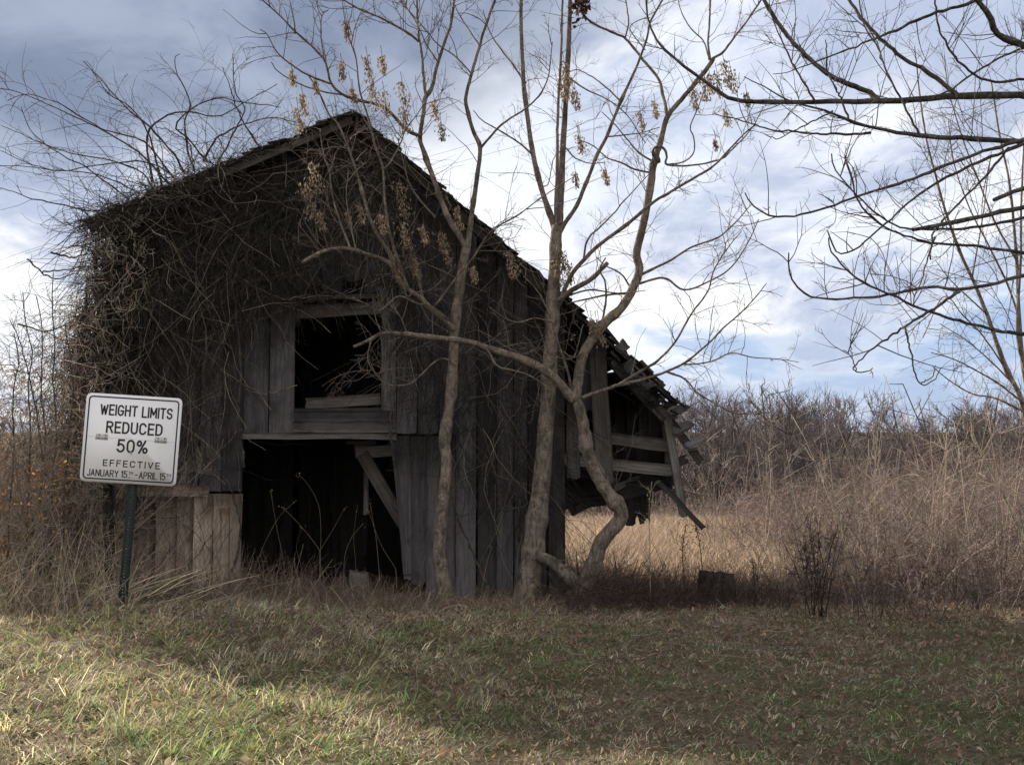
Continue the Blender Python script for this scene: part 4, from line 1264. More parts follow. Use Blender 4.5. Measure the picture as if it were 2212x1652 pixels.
def leaf_mesh(name, C0, size, col, mat, v=0.3, fold=0.35):
    n = len(C0)
    a_ = unit(rng.normal(size=(n, 3)))
    b_ = unit(np.cross(a_, rng.normal(size=(n, 3))))
    nn = np.cross(a_, b_)
    l = (size * rng.uniform(0.6, 1.3, n))[:, None]
    tip = C0 + a_ * l
    root_ = C0 - a_ * l
    lf = C0 + b_ * l * 0.55 + nn * l * fold
    rt = C0 - b_ * l * 0.55 + nn * l * fold
    m1, m2 = C0 + a_ * l * 0.5 + b_ * l * 0.45 + nn * l * fold * 0.6, C0 + a_ * l * 0.5 - b_ * l * 0.45 + nn * l * fold * 0.6
    V = np.stack([root_, lf, m1, tip, m2, rt, C0], 1).reshape(-1, 3)
    k = np.arange(n)[:, None] * 7
    F = np.concatenate([k + np.array([[0, 1, 6]]), k + np.array([[0, 6, 5]])])
    Q = np.concatenate([k + np.array([[1, 2, 3, 6]]), k + np.array([[6, 3, 4, 5]])])
    cc = jcol(col, n, v) if np.ndim(col) == 1 else col
    return mesh_np(name, V, [F, Q], mat, np.repeat(cc, 7, axis=0))


# ------------------------------------------------------------------ climbing vines
VINE_D, VINE_L = (0.030, 0.026, 0.021), (0.20, 0.165, 0.125)


def vine_cols(n, pl=0.25):
    base = np.where(rng.random((n, 1)) < pl, np.array([VINE_L]), np.array([VINE_D]))
    return np.clip(base * np.exp(rng.normal(size=(n, 1)) * 0.35), 0.003, 0.5)


vf = thing('climbing_vine', (wx(440), D - 0.15, gz(wx(440), D)), 'leafless climbing vine matting the front boards of the barn', 'vine')
S = Strands()
# hanging hair: starts under the roof line, runs down the boards
def wall_start(n, xs, depth_px, pw=1.0):
    out = []
    for _ in range(n):
        X = rng.uniform(*xs)
        x_ = wx(X)
        zt = roof_z(x_) - 0.08
        out.append((x_, D - rng.uniform(0.03, 0.16), zt - (rng.random() ** pw) * depth_px * 0.0054))
    return np.array(out)


def clear_of(pts, lim=0.12):
    """drop most strands crossing the window or the doorway"""
    mid = pts[:, pts.shape[1] // 2]
    win = (mid[:, 0] > wx(632)) & (mid[:, 0] < wx(824)) & (mid[:, 2] > wz(885)) & (mid[:, 2] < wz(668))
    dor = (mid[:, 0] > wx(522)) & (mid[:, 0] < wx(868)) & (mid[:, 2] < wz(930))
    hm = (mid[:, 0] > wx(530)) & (mid[:, 0] < wx(640)) & (mid[:, 2] < wz(760))
    p = rng.random(len(pts))
    return pts[~(((win | dor) & (p > lim)) | (hm & (p > 0.6)))]


def hair(n, xs, depth_px, lmin, lmax, pw=1.0, trop=(0, 0, -0.10), pl=0.2, r=(0.0022, 0.0042), out=0.0):
    st_ = wall_start(n, xs, depth_px, pw)
    d0 = np.stack([rng.normal(size=n) * 0.8, rng.normal(size=n) * 0.12 - out, -rng.uniform(0.2, 1.4, n)], 1)
    pts = walk(st_, d0, rng.uniform(lmin, lmax, n), 6, 0.27, trop, 0.13)
    pts[:, :, 1] = D - 0.025 - np.abs(pts[:, :, 1] - (D - 0.025))
    pts[:, :, 1] = np.maximum(pts[:, :, 1], D - 0.38)
    zr = RIDGE[1] + np.where(pts[:, :, 0] < RIDGE[0], (pts[:, :, 0] - RIDGE[0]) * SL_L, (pts[:, :, 0] - RIDGE[0]) * SL_R) - 0.02
    pts[:, :, 2] = np.minimum(pts[:, :, 2], zr)
    pts = clear_of(pts)
    rr_ = rng.uniform(r[0], r[1], len(pts))
    S.add(pts, rr_, rr_ * 0.5, vine_cols(len(pts), pl))


hair(1800, (188, 640), 300, 0.4, 1.5, 1.2, pl=0.05)
hair(800, (188, 520), 560, 0.3, 1.2, 0.8, pl=0.12)
hair(900, (560, 900), 330, 0.3, 1.0, 0.9, pl=0.07)
hair(1000, (830, 1210), 520, 0.4, 1.4, 1.0, pl=0.07)
hair(260, (640, 840), 90, 0.5, 1.3, 1.0, pl=0.3)
hair(260, (250, 530), 760, 0.3, 0.9, 0.5, pl=0.4)
hair(110, (280, 1180), 420, 0.7, 1.9, 0.8, trop=(0, -0.01, -0.02), pl=0.6, r=(0.002, 0.0042), out=0.3)
S.build('vine_strands', M_TWIG, vf, 'stuff')
# the heavier stems that can be followed by eye
stems = [
    ([(345, 850), (325, 780), (300, 720), (275, 690), (255, 650), (248, 600)], 9),
    ([(425, 960), (400, 900), (385, 860), (360, 800), (340, 760), (310, 690), (285, 640)], 6),
    ([(418, 520), (470, 560), (520, 600), (560, 625), (610, 645), (670, 635)], 4),
    ([(250, 520), (240, 570), (235, 620), (245, 680), (262, 720)], 5),
    ([(210, 490), (228, 560), (222, 640), (232, 760), (248, 900)], 5),
    ([(500, 1240), (520, 1150), (505, 1080), (490, 1040), (460, 1000), (440, 980)], 6),
    ([(530, 1010), (515, 900), (520, 800), (512, 700), (500, 600), (470, 520)], 7),
    ([(400, 425), (425, 520), (418, 560), (395, 480), (420, 415)], 3),
    ([(560, 690), (640, 660), (700, 630), (730, 600), (780, 590)], 5),
    ([(855, 1010), (845, 940), (850, 860), (870, 780), (905, 700), (900, 620), (930, 520)], 5),
    ([(1050, 1260), (1020, 1190), (985, 1110), (970, 1040)], 6),
    ([(1130, 1290), (1120, 1150), (1128, 1000), (1110, 880), (1120, 760), (1100, 640), (1080, 560)], 6),
    ([(640, 830), (600, 845), (560, 850), (530, 838)], 3),
    ([(340, 660), (420, 640), (470, 620), (430, 610), (330, 630)], 3),
]
for pix, wv in stems:
    dd = rng.uniform(0.05, 0.16)
    pts = limb_pts(pix, D - dd, D - dd - rng.uniform(-0.05, 0.1), 5 * len(pix))
    pts += rng.normal(size=pts.shape) * 0.008
    tube('vine_stem', pts, px(wv, D), px(wv * 0.5, D), M_BARK_DARK if wv > 4 else M_BARK_PALE, vf, 5, 0, 0.15)

# vine on the roof, its loose shoots arching into the sky
vr = thing('roof_vine', (wx(330), D + 0.4, roof_z(wx(330))), 'tangle of arching vine shoots on the left slope of the barn roof', 'vine')
S = Strands()
n = 420
Xs = 196 + 310 * rng.random(n) ** 1.15
x_ = wx(0) + (Xs / 2212) * (wx(2212) - wx(0))
yv = D - 0.3 + rng.random(n) * 2.2
z_ = np.array([roof_z(a) for a in x_]) + 0.02
st_ = np.stack([x_, yv, z_], 1)
d0 = np.stack([rng.normal(size=n) * 0.9 - 0.35, rng.normal(size=n) * 0.5 - 0.1, rng.uniform(0.15, 1.5, n)], 1)
pts = walk(st_, d0, rng.uniform(0.3, 1.7, n), 16, 0.10, (-0.015, 0, -0.05), 0.17)
rr_ = rng.uniform(0.0022, 0.0058, n)
S.add(pts, rr_, rr_ * 0.5, vine_cols(n, 0.3))
arcs = []
for pix, dd in (([(390, 400), (352, 362), (300, 345), (230, 352), (140, 362), (60, 352), (0, 352)], 0.1), ([(375, 385), (330, 320), (300, 300), (230, 285), (140, 240), (60, 205), (0, 190)], 0.4),
                ([(360, 395), (300, 330), (250, 295), (180, 250), (120, 215), (60, 200), (15, 208)], 0.7), ([(450, 350), (405, 300), (380, 270), (420, 225), (475, 205), (520, 215), (600, 225)], 0.3),
                ([(330, 390), (318, 300), (340, 262), (400, 240), (470, 250), (540, 215), (600, 180)], 0.6), ([(418, 350), (405, 305), (372, 275), (340, 262)], 0.2),
                ([(330, 410), (300, 370), (240, 345), (150, 330), (90, 310), (0, 275)], 0.9), ([(400, 380), (370, 330), (300, 260), (250, 215), (215, 180), (175, 140)], 0.6),
                ([(420, 370), (400, 280), (410, 220), (385, 160), (380, 125), (390, 118)], 0.3), ([(350, 400), (330, 300), (290, 235), (240, 205), (215, 170), (205, 160)], 0.5),
                ([(300, 420), (250, 390), (200, 370), (120, 362), (60, 345), (0, 320)], 0.3), ([(470, 355), (500, 290), (520, 230), (495, 190), (490, 110)], 0.4),
                ([(280, 430), (240, 400), (180, 360), (120, 330), (70, 290), (40, 235)], 0.6), ([(260, 440), (200, 460), (120, 440), (60, 425), (0, 405)], 0.2),
                ([(440, 350), (470, 300), (540, 270), (600, 262), (660, 275)], 0.5), ([(560, 320), (520, 270), (500, 215), (480, 150)], 0.4)):
    p_ = limb_pts(pix, D + dd, D + dd - rng.uniform(-0.5, 0.9), 26)
    p_ += np.cumsum(rng.normal(size=p_.shape) * 0.006, 0)
    arcs.append(p_)
    tube('vine_stem', p_, px(rng.uniform(3.5, 6), D), px(1.6, D), M_BARK_DARK, vr, 5, 0, 0.12)
twigs_on(S, arcs, per_m=5.5, lmin=0.25, lmax=1.1, r0=0.0042, col=(0.070, 0.056, 0.046), up=0.15, K=11, sub=2, jit=0.10, curl=0.16, fwd=1.1)
# thin shoots near the ridge
n = 260
Xs = rng.uniform(520, 900, n)
x_ = wx(0) + (Xs / 2212) * (wx(2212) - wx(0))
st_ = np.stack([x_, D - 0.3 + rng.random(n) * 0.9, np.array([roof_z(a) for a in x_]) + 0.02], 1)
d0 = np.stack([rng.normal(size=n) * 0.9 - 0.3, rng.normal(size=n) * 0.5 - 0.2, rng.uniform(0.0, 1.2, n)], 1)
pts = walk(st_, d0, rng.uniform(0.2, 0.75, n), 8, 0.12, (-0.02, 0, -0.08), 0.12)
S.add(pts, 0.003, 0.0014, vine_cols(n, 0.3))
n = 430
Xs = rng.uniform(190, 500, n)
x_ = wx(0) + (Xs / 2212) * (wx(2212) - wx(0))
st_ = np.stack([x_, D - 0.36 - rng.random(n) * 0.08, np.array([roof_z(a) for a in x_]) + rng.uniform(-0.22, 0.05, n)], 1)
d0 = np.stack([rng.normal(size=n), rng.normal(size=n) * 0.15, rng.normal(size=n) * 0.8 - 0.1], 1)
rr_ = rng.uniform(0.0025, 0.006, n)
S.add(walk(st_, d0, rng.uniform(0.2, 0.9, n), 10, 0.16, (0, 0, -0.05), 0.2), rr_, rr_ * 0.5, vine_cols(n, 0.22))
# matted edge hanging over the eave and the right slope
n = 480
Xs = 190 + 1030 * rng.random(n) ** 1.5
x_ = wx(0) + (Xs / 2212) * (wx(2212) - wx(0))
st_ = np.stack([x_, np.full(n, D - 0.33) - rng.random(n) * 0.05, np.array([roof_z(a) for a in x_]) + rng.uniform(-0.05, 0.08, n)], 1)
d0 = np.stack([rng.normal(size=n), rng.normal(size=n) * 0.3 - 0.2, rng.normal(size=n) * 0.7], 1)
S.add(walk(st_, d0, rng.uniform(0.15, 0.55, n), 7, 0.25, (0, 0, -0.15), 0.15), 0.003, 0.0014, vine_cols(n, 0.3))
S.build('vine_strands', M_TWIG, vr, 'stuff')

# mound of vine swallowing the left corner of the barn
vm = thing('vine_mound', (P(190, 1200, D - 0.2)[0], D - 0.2, gz(-5.0, D)), 'shaggy mound of dead vine swallowing the left barn corner behind the sign', 'vine')
S = Strands()


def mound_edge(z):
    """left edge of the mound in x for a height z"""
    zs = [wz(1290), wz(1050), wz(850), wz(760), wz(680), wz(600), wz(520), wz(470)]
    xs = [wx(95), wx(120), wx(142), wx(155), wx(175), wx(204), wx(226), wx(240)]
    return np.interp(z, zs, xs)


n = 2700
zz = rng.uniform(wz(1290), wz(500), n)
xl = mound_edge(zz)
xr_ = np.interp(zz, [wz(1290), wz(1000), wz(600), wz(480)], [wx(226), wx(246), wx(262), wx(262)])
f = rng.random(n)
xx = xl + (xr_ - xl) * f
yy = D + 0.9 - (0.55 + 0.75 * np.sin(np.clip(f, 0.02, 1) * math.pi * 0.75)) * rng.random(n) ** 0.5 - 0.2
st_ = np.stack([xx, yy, zz], 1)
d0 = np.stack([rng.normal(size=n) * 0.7 - 0.15, rng.normal(size=n) * 0.6 - 0.1, rng.normal(size=n) * 0.8 - 0.3], 1)
ln = rng.uniform(0.12, 0.55, n) * np.interp(zz, [wz(800), wz(520)], [1.0, 0.6])
rr_ = rng.uniform(0.0025, 0.0068, n)
S.add(walk(st_, d0, ln, 6, 0.3, (0, 0, -0.08), 0.16), rr_, rr_ * 0.5, vine_cols(n, 0.30))
i_ = rng.random(n) < 0.22
mound_leaf = st_[i_] + rng.normal(size=(i_.sum(), 3)) * 0.06 - (0.05, 0.12, 0)
n = 1000
zz = rng.uniform(wz(1270), wz(520), n)
st_ = np.stack([mound_edge(zz) + 0.02 + rng.random(n) * np.interp(zz, [wz(1250), wz(1000)], [0.5, 0.75]), D - 0.70 + rng.random(n) * 0.45, zz], 1)
d0 = np.stack([rng.normal(size=n) * 0.6, rng.normal(size=n) * 0.4, rng.normal(size=n) * 0.5 - 0.8], 1)
rr_ = rng.uniform(0.0025, 0.0056, n)
S.add(walk(st_, d0, rng.uniform(0.06, 0.32, n), 7, 0.22, (0, 0, -0.04), 0.28), rr_, rr_ * 0.6, jcol((0.25, 0.21, 0.155), n, 0.3))
n = 900
zz = rng.uniform(wz(1200), wz(520), n)
st_ = np.stack([mound_edge(zz) + rng.random(n) ** 1.3 * 0.9, D - 0.3 + rng.random(n) * 0.4, zz], 1)
d0 = np.stack([rng.normal(size=n) * 0.25, rng.normal(size=n) * 0.2, -np.ones(n)], 1)
rr_ = rng.uniform(0.003, 0.007, n)
S.add(walk(st_, d0, rng.uniform(0.4, 1.6, n), 9, 0.14, (0, 0, -0.04), 0.06), rr_, rr_ * 0.5, vine_cols(n, 0.5))
# loose ends breaking the outline
n = 150
zz = rng.uniform(wz(900), wz(530), n)
st_ = np.stack([mound_edge(zz) + 0.05, D - 0.2 + rng.random(n) * 0.8, zz], 1)
d0 = np.stack([-rng.uniform(0.2, 1.3, n), rng.normal(size=n) * 0.4, rng.normal(size=n) * 0.6 + 0.3], 1)
S.add(walk(st_, d0, rng.uniform(0.12, 0.6, n), 8, 0.15, (0, 0, 0.0), 0.12), 0.0038, 0.0016, vine_cols(n, 0.35))
S.build('vine_strands', M_TWIG, vm, 'stuff')
link('dry_leaves', leaf_mesh('dry_leaves', mound_leaf, 0.016, (0.34, 0.25, 0.155), M_LEAF, 0.4), vm, kind='stuff')
for pix, wv in (([(178, 1240), (200, 1150), (215, 1040), (205, 900), (222, 760), (210, 640), (205, 540)], 14), ([(160, 1230), (150, 1120), (172, 980), (165, 850), (180, 700), (190, 600)], 9),
                ([(235, 1250), (240, 1120), (232, 1000), (240, 850), (228, 700)], 10), ([(125, 1110), (150, 1130), (185, 1170), (180, 1230)], 10), ([(40, 700), (100, 715), (160, 690), (200, 660)], 4),
                ([(60, 560), (110, 600), (160, 590), (190, 570)], 4), ([(110, 545), (150, 555), (190, 550)], 5), ([(90, 588), (140, 583), (185, 575)], 4)):
    pts = limb_pts(pix, D - 0.35, D - 0.2, 5 * len(pix))
    if pix[0][1] > 1200:
        pts[0, 2] = gz(pts[0, 0], pts[0, 1]) - 0.03
    if pix[-1][1] > 1200:
        pts[-1, 2] = gz(pts[-1, 0], pts[-1, 1]) - 0.03
    tube('vine_stem', pts + rng.normal(size=pts.shape) * 0.006, px(wv, D), px(wv * 0.5, D), M_BARK_DARK, vm, 6, 0, 0.12)

# ------------------------------------------------------------------ brush on the left, orange leaves still hanging
def shrub(name, x, y, h, n, spread, label, cat, stem_col, r=0.006, sub=3, per=9, group=None, leaf=None, tall=None, lean=(0, 0), twr=0.0035):
    g = gz(x, y)
    t_ = thing(name, (x, y, g), label, cat, group)
    St = Strands()
    st_ = np.stack([x + rng.normal(size=n) * spread * 0.18, y + rng.normal(size=n) * spread * 0.18, np.full(n, g - 0.03)], 1)
    d0 = np.stack([rng.normal(size=n) * spread * 0.5 + lean[0], rng.normal(size=n) * spread * 0.5 + lean[1], np.ones(n)], 1)
    L = h * rng.uniform(0.65, 1.1, n)
    pts = walk(st_, d0, L, 9, 0.06, (0, 0, 0.01), 0.03)
    rr_ = r * rng.uniform(0.6, 1.3, n)
    St.add(pts, rr_, rr_ * 0.35, jcol(stem_col, n, 0.2), 5)
    St.build('stems', M_TWIG, t_)
    Tw = Strands()
    twigs_on(Tw, list(pts), per_m=per, lmin=0.1 * h, lmax=0.30 * h, r0=twr, col=stem_col, up=0.35, K=6, sub=sub, jit=0.15, curl=0.1, start=0.25, flat=1.0)
    Tw.build('twigs', M_TWIG, t_, 'stuff')
    if leaf is not None:
        nl, lc, ls, z0, z1 = leaf
        i_ = rng.integers(0, n, nl)
        f_ = rng.integers(2, 9, nl)
        i_ = i_[(rng.random(nl) * 7).astype(int) * (nl // 7) % nl]      # a few stems keep most of the leaves
        c0 = pts[i_, f_] + rng.normal(size=(nl, 3)) * (0.11, 0.10, 0.08)
        link('leaves', leaf_mesh('leaves', c0, ls, lc, M_LEAF), t_, kind='stuff')
    return t_


gp = P(70, 1000, 10.0)
shrub('leafy_shrub', P(45, 1000, 9.9)[0], 9.9, 1.75, 40, 1.1, 'scrubby bush at the left edge with orange leaves still hanging', 'shrub', (0.19, 0.150, 0.115), leaf=(420, (0.42, 0.215, 0.085), 0.018, 0, 1), per=13)
shrub('leafy_shrub', P(135, 1000, 10.2)[0], 10.2, 2.1, 26, 0.75, 'twiggy bush left of the sign with a few yellow brown leaves', 'shrub', (0.22, 0.175, 0.135), leaf=(110, (0.40, 0.26, 0.12), 0.017, 0, 1), per=13)
S = Strands()
n = 2300
Xs = 215 - 290 * rng.random(n) ** 0.9
Ys = 1270 - 620 * rng.random(n) ** 1.25 * np.interp(Xs, [-75, 60, 215], [0.72, 0.85, 1.0])
ds = rng.uniform(9.7, 11.3, n)
st_ = np.array([P(a_, b_, c_) for a_, b_, c_ in zip(Xs, Ys, ds)])
d0 = rng.normal(size=(n, 3)) * (1, 0.7, 0.9) + (0.1, 0, 0.25)
rr_ = rng.uniform(0.0022, 0.0048, n)
S.add(walk(st_, d0, rng.uniform(0.12, 0.6, n), 7, 0.16, (0, 0, -0.03), 0.16), rr_, rr_ * 0.5, jcol((0.25, 0.185, 0.13), n, 0.4))
n = 260
Xs = 200 - 260 * rng.random(n)
ds = rng.uniform(9.6, 11.2, n)
xx = (Xs - 1106) / FPX * ds
st_ = np.stack([xx, ds, ground(xx, ds) - 0.03], 1)
d0 = np.stack([rng.normal(size=n) * 0.3, rng.normal(size=n) * 0.3, np.ones(n)], 1)
S.add(walk(st_, d0, rng.uniform(0.8, 2.6, n), 10, 0.08, (0, 0, 0), 0.05), rng.uniform(0.004, 0.007, n), 0.002, jcol((0.17, 0.13, 0.10), n, 0.35), 4)
setp(S.build('bramble_thicket', M_TWIG, None, 'stuff'), 'dense tangle of brown brambles at the left corner of the barn')
n = 420
Xs = 150 * rng.random(n) - 10
Ys = 1130 + rng.normal(size=n) * 75
cl_ = rng.integers(0, 26, n)
ccx, ccy = rng.uniform(-10, 150, 26), rng.normal(size=26) * 70 + 1110
lp = np.array([P(ccx[k] + rng.normal() * 14, ccy[k] + rng.normal() * 12, 9.75 + rng.random() * 0.5) for k in cl_])
setp(link('orange_leaves', leaf_mesh('orange_leaves', lp, 0.019, (0.50, 0.27, 0.10), M_LEAF, 0.35, 0.45), None, None, 'stuff'), 'orange brown leaves clinging to the brambles at the left edge')
S = Strands()
th = thing('tall_sapling', (P(95, 1000, 9.7)[0], 9.7, gz(P(95, 1000, 9.7)[0], 9.7)), 'upright bare stems rising against the sky at the left edge', 'sapling')
cs = []
for pix in ([(85, 1080), (98, 960), (90, 850), (92, 760), (88, 690), (78, 640)], [(112, 1040), (122, 930), (115, 820), (118, 740), (112, 660), (115, 590)], [(60, 1100), (66, 940), (62, 830), (70, 760), (55, 700), (50, 630)],
            [(140, 1060), (150, 920), (158, 840), (150, 760), (140, 700)], [(20, 1100), (30, 980), (28, 860), (40, 780), (30, 720)], [(100, 1050), (80, 900), (60, 800), (40, 730), (20, 690)]):
    p_ = limb_pts(pix, 9.7, 9.9, 22)
    p_[0] = (p_[0, 0], p_[0, 1], gz(p_[0, 0], p_[0, 1]) - 0.03)
    tube('stem', p_ + rng.normal(size=p_.shape) * 0.004, px(4.5, 9.7), px(2, 9.7), M_BARK_DARK, th, 5)
    cs.append(p_)
twigs_on(S, cs, per_m=7, lmin=0.15, lmax=0.6, r0=0.004, col=(0.075, 0.058, 0.048), up=0.6, K=7, sub=2)
S.build('twigs', M_TWIG, th, 'stuff')

# ------------------------------------------------------------------ shrubs and thicket on the right
REDB, TAN, GREYB = (0.190, 0.133, 0.110), (0.44, 0.345, 0.265), (0.150, 0.122, 0.110)
sp = P(1768, 1340, 8.9)
shrub('bramble_bush', sp[0], 8.9, 1.08, 20, 0.36, 'dark upright bramble bush at the edge of the lawn shadow', 'shrub', (0.034, 0.024, 0.020), r=0.005, per=7, sub=2)
for X, d, h, n_, lab in ((1990, 8.6, 0.75, 16, 'low dark twiggy bush right of the bramble bush'), (2120, 8.9, 0.9, 18, 'low dark brown bush beside the sunlit grass at the right edge'), (1880, 8.5, 0.6, 12, 'small dark twig clump on the edge of the mown grass')):
    p_ = P(X, 1300, d)
    shrub('low_bush', p_[0], d, h, n_, 0.5, lab, 'shrub', (0.065, 0.046, 0.037), r=0.0035, per=8, sub=2)
# tall straight saplings in front of the thicket
sap = [(1575, 14.5, 2.5), (1640, 13.0, 2.2), (1690, 12.0, 2.3), (1742, 11.2, 1.9), (1795, 10.8, 2.3), (1838, 11.6, 2.2), (1880, 10.3, 2.2), (1925, 11.0, 2.4), (1968, 10.2, 2.1), (2010, 11.4, 2.6), (2050, 10.0, 2.2), (2092, 10.8, 2.6), (2140, 9.9, 2.3), (2180, 11.2, 2.7)]
sap_lab = ['first tan sapling clump from the lean-to', 'second tan sapling clump from the lean-to, behind the stump', 'sapling clump standing just left of the dark bramble bush', 'slim sapling clump directly behind the dark bramble bush',
           'sapling clump just right of the dark bramble bush', 'sapling clump behind the small dark twig clump', 'tall sapling clump in the lawn edge right of the small twig clump', 'sapling clump left of the low dark twiggy bush',
           'sapling clump standing behind the low dark twiggy bush', 'taller sapling clump right of the low dark twiggy bush', 'sapling clump between the two low bushes at the right', 'tall sapling clump below the pale birch trunk, on its left',
           'sapling clump behind the low brown bush at the right edge', 'tallest sapling clump at the right edge beside the pale birch trunk']
for k, (X, d, h) in enumerate(sap):
    p_ = P(X, 1250, d)
    shrub('thicket_sapling', p_[0], d, h, int(rng.integers(4, 8)), 0.32, sap_lab[k], 'sapling', tuple(np.array(TAN) * rng.uniform(0.45, 0.72)), r=0.006, per=3.5, sub=1, group='saplings in front of the thicket', twr=0.0042)

S = Strands()
# the brush as one mass: clumps from the lawn edge back towards the wood
ncl = 430
cy = 10.7 + 46 * rng.random(ncl) ** 1.8
cxmin = np.interp(cy, [10, 13, 18, 26, 40, 60], [3.5, 3.8, 4.5, 4.8, 4.0, 0.0])
cxmax = np.interp(cy, [10, 20, 60], [8.0, 14, 40])
cx = cxmin + (cxmax - cxmin) * rng.random(ncl) ** 0.9
for k in range(ncl):
    n_ = int(rng.integers(15, 25))
    h = rng.uniform(0.9, 2.5) + 0.035 * (cy[k] - 10)
    if cy[k] < 14:
        h *= 0.75
    h *= np.interp(cx[k] / cy[k], [0.18, 0.28, 0.38, 0.55], [0.55, 0.66, 0.92, 1.02])
    scale = 1 + cy[k] * 0.035
    g = gz(cx[k], cy[k])
    sprd = rng.uniform(0.5, 0.9) * (1 + 0.02 * cy[k])
    st_ = np.stack([cx[k] + rng.normal(size=n_) * sprd * 0.6, cy[k] + rng.normal(size=n_) * sprd * 0.6, np.full(n_, g - 0.05)], 1)
    d0 = np.stack([rng.normal(size=n_) * 0.5, rng.normal(size=n_) * 0.5, np.ones(n_)], 1)
    pts = walk(st_, d0, h * rng.uniform(0.35, 1.15, n_), 6, 0.20, (0, 0, 0), 0.13)
    base = np.array((REDB, GREYB, (0.225, 0.170, 0.135), REDB, (0.20, 0.145, 0.12), (0.11, 0.085, 0.075))[int(rng.integers(0, 6))])
    rr_ = 0.0036 * scale * rng.uniform(0.7, 1.4, n_)
    S.add(pts, rr_, rr_ * 0.4, jcol(base, n_, 0.25))
    m_n = n_ * 5
    i_ = rng.integers(0, n_, m_n)
    kk = rng.integers(1, 5, m_n)
    p_ = pts[i_, kk]
    dd = unit(rng.normal(size=(m_n, 3)) * (1, 1, 0.8) + (0, 0, 0.25))
    S.add(walk(p_, dd, h * rng.uniform(0.08, 0.28, m_n), 3, 0.3, (0, 0, 0), 0.15), 0.0026 * scale, 0.0014 * scale, jcol(base * 1.08, m_n, 0.25))
setp(S.build('thicket', M_TWIG, None, 'stuff'), 'reddish brown leafless thicket filling the ground between the field and the wood')

# left far brush
S = Strands()
for k in range(40):
    y_ = 19 + 30 * rng.random() ** 1.4
    x_ = -0.52 * y_ - rng.uniform(-0.6, 6)
    g = gz(x_, y_)
    n_ = 24
    st_ = np.stack([x_ + rng.normal(size=n_) * 0.6, y_ + rng.normal(size=n_) * 0.6, np.full(n_, g - 0.05)], 1)
    d0 = np.stack([rng.normal(size=n_) * 0.35, rng.normal(size=n_) * 0.35, np.ones(n_)], 1)
    h = rng.uniform(1.8, 3.2) + 0.05 * (y_ - 12)
    pts = walk(st_, d0, h * rng.uniform(0.5, 1.1, n_), 7, 0.1, (0, 0, 0), 0.05)
    S.add(pts, 0.006, 0.003, jcol(GREYB, n_, 0.25))
    m_n = n_ * 4
    i_ = rng.integers(0, n_, m_n)
    p_ = pts[i_, rng.integers(2, 6, m_n)]
    S.add(walk(p_, unit(rng.normal(size=(m_n, 3)) + (0, 0, 0.5)), h * rng.uniform(0.1, 0.3, m_n), 4, 0.2, (0, 0, 0), 0.1), 0.004, 0.002, jcol(GREYB, m_n, 0.25))
setp(S.build('hedgerow_brush', M_TWIG, None, 'stuff'), 'grey brown leafless brush beyond the left side of the barn')

# ------------------------------------------------------------------ the far wood: bare trees one can tell apart on the skyline
def far_tree_mesh(seed, h):
    R = np.random.default_rng(seed)
    Tr, Cr = Strands(), Strands()
    tr = walk([(0, 0, -0.3)], [(R.normal() * 0.05, R.normal() * 0.05, 1)], h * 0.75, 8, 0.05, (0, 0, 0.05), 0.01, R)
    Tr.add(tr, 0.16, 0.05, (0.055, 0.046, 0.042), 5)
    n = 26
    kk = R.integers(2, 8, n)
    p_ = tr[0, kk]
    d_ = np.stack([R.normal(size=n), R.normal(size=n), R.uniform(0.4, 1.5, n)], 1)
    L1 = []
    l1 = h * R.uniform(0.2, 0.42, n)
    a1 = walk(p_, d_, l1, 6, 0.12, (0, 0, 0.08), 0.05, R)
    Cr.add(a1, 0.05, 0.02, jcol((0.075, 0.060, 0.055), n, 0.15, R))
    cur = a1
    for lev, (m_, r_, lf) in enumerate(((130, 0.026, 0.20), (620, 0.019, 0.13))):
        i_ = R.integers(0, len(cur), m_)
        k2 = R.integers(2, cur.shape[1], m_)
        p_ = cur[i_, k2]
        d_ = unit(cur[i_, -1] - cur[i_, 0]) + R.normal(size=(m_, 3)) * 0.6 + (0, 0, 0.3)
        cur = walk(p_, d_, h * lf * R.uniform(0.5, 1.1, m_), 4, 0.12, (0, 0, 0.05), 0.06, R)
        Cr.add(cur, r_, r_ * 0.6, jcol((0.100, 0.080, 0.076), m_, 0.18, R))
    return Tr.mesh('far_trunk', M_TWIG), Cr.mesh('far_crown', M_TWIG)


far_meshes = [far_tree_mesh(100 + k, 9.0) for k in range(6)]
ft = 0
for k in range(150):
    y_ = rng.uniform(50, 108)
    x_ = -38 + 110 * (k + rng.random()) / 150
    tm, cm = far_meshes[k % 6]
    sc_ = rng.uniform(0.64, 1.04) * (0.82 + (y_ - 50) * 0.006)
    o = thing('bare_tree', (x_, y_, gz(x_, y_)), 'bare grey tree in the far wood along the skyline', 'tree', 'bare trees of the far wood')
    rz = rng.uniform(0, 6.28)
    for nm, me in (('trunk', tm), ('crown', cm)):
        c = bpy.data.objects.new(nm, me)
        c.parent = o
        c.rotation_euler = (0, 0, rz)
        c.scale = (sc_ * 0.95, sc_ * 0.95, sc_)
        COL.objects.link(c)
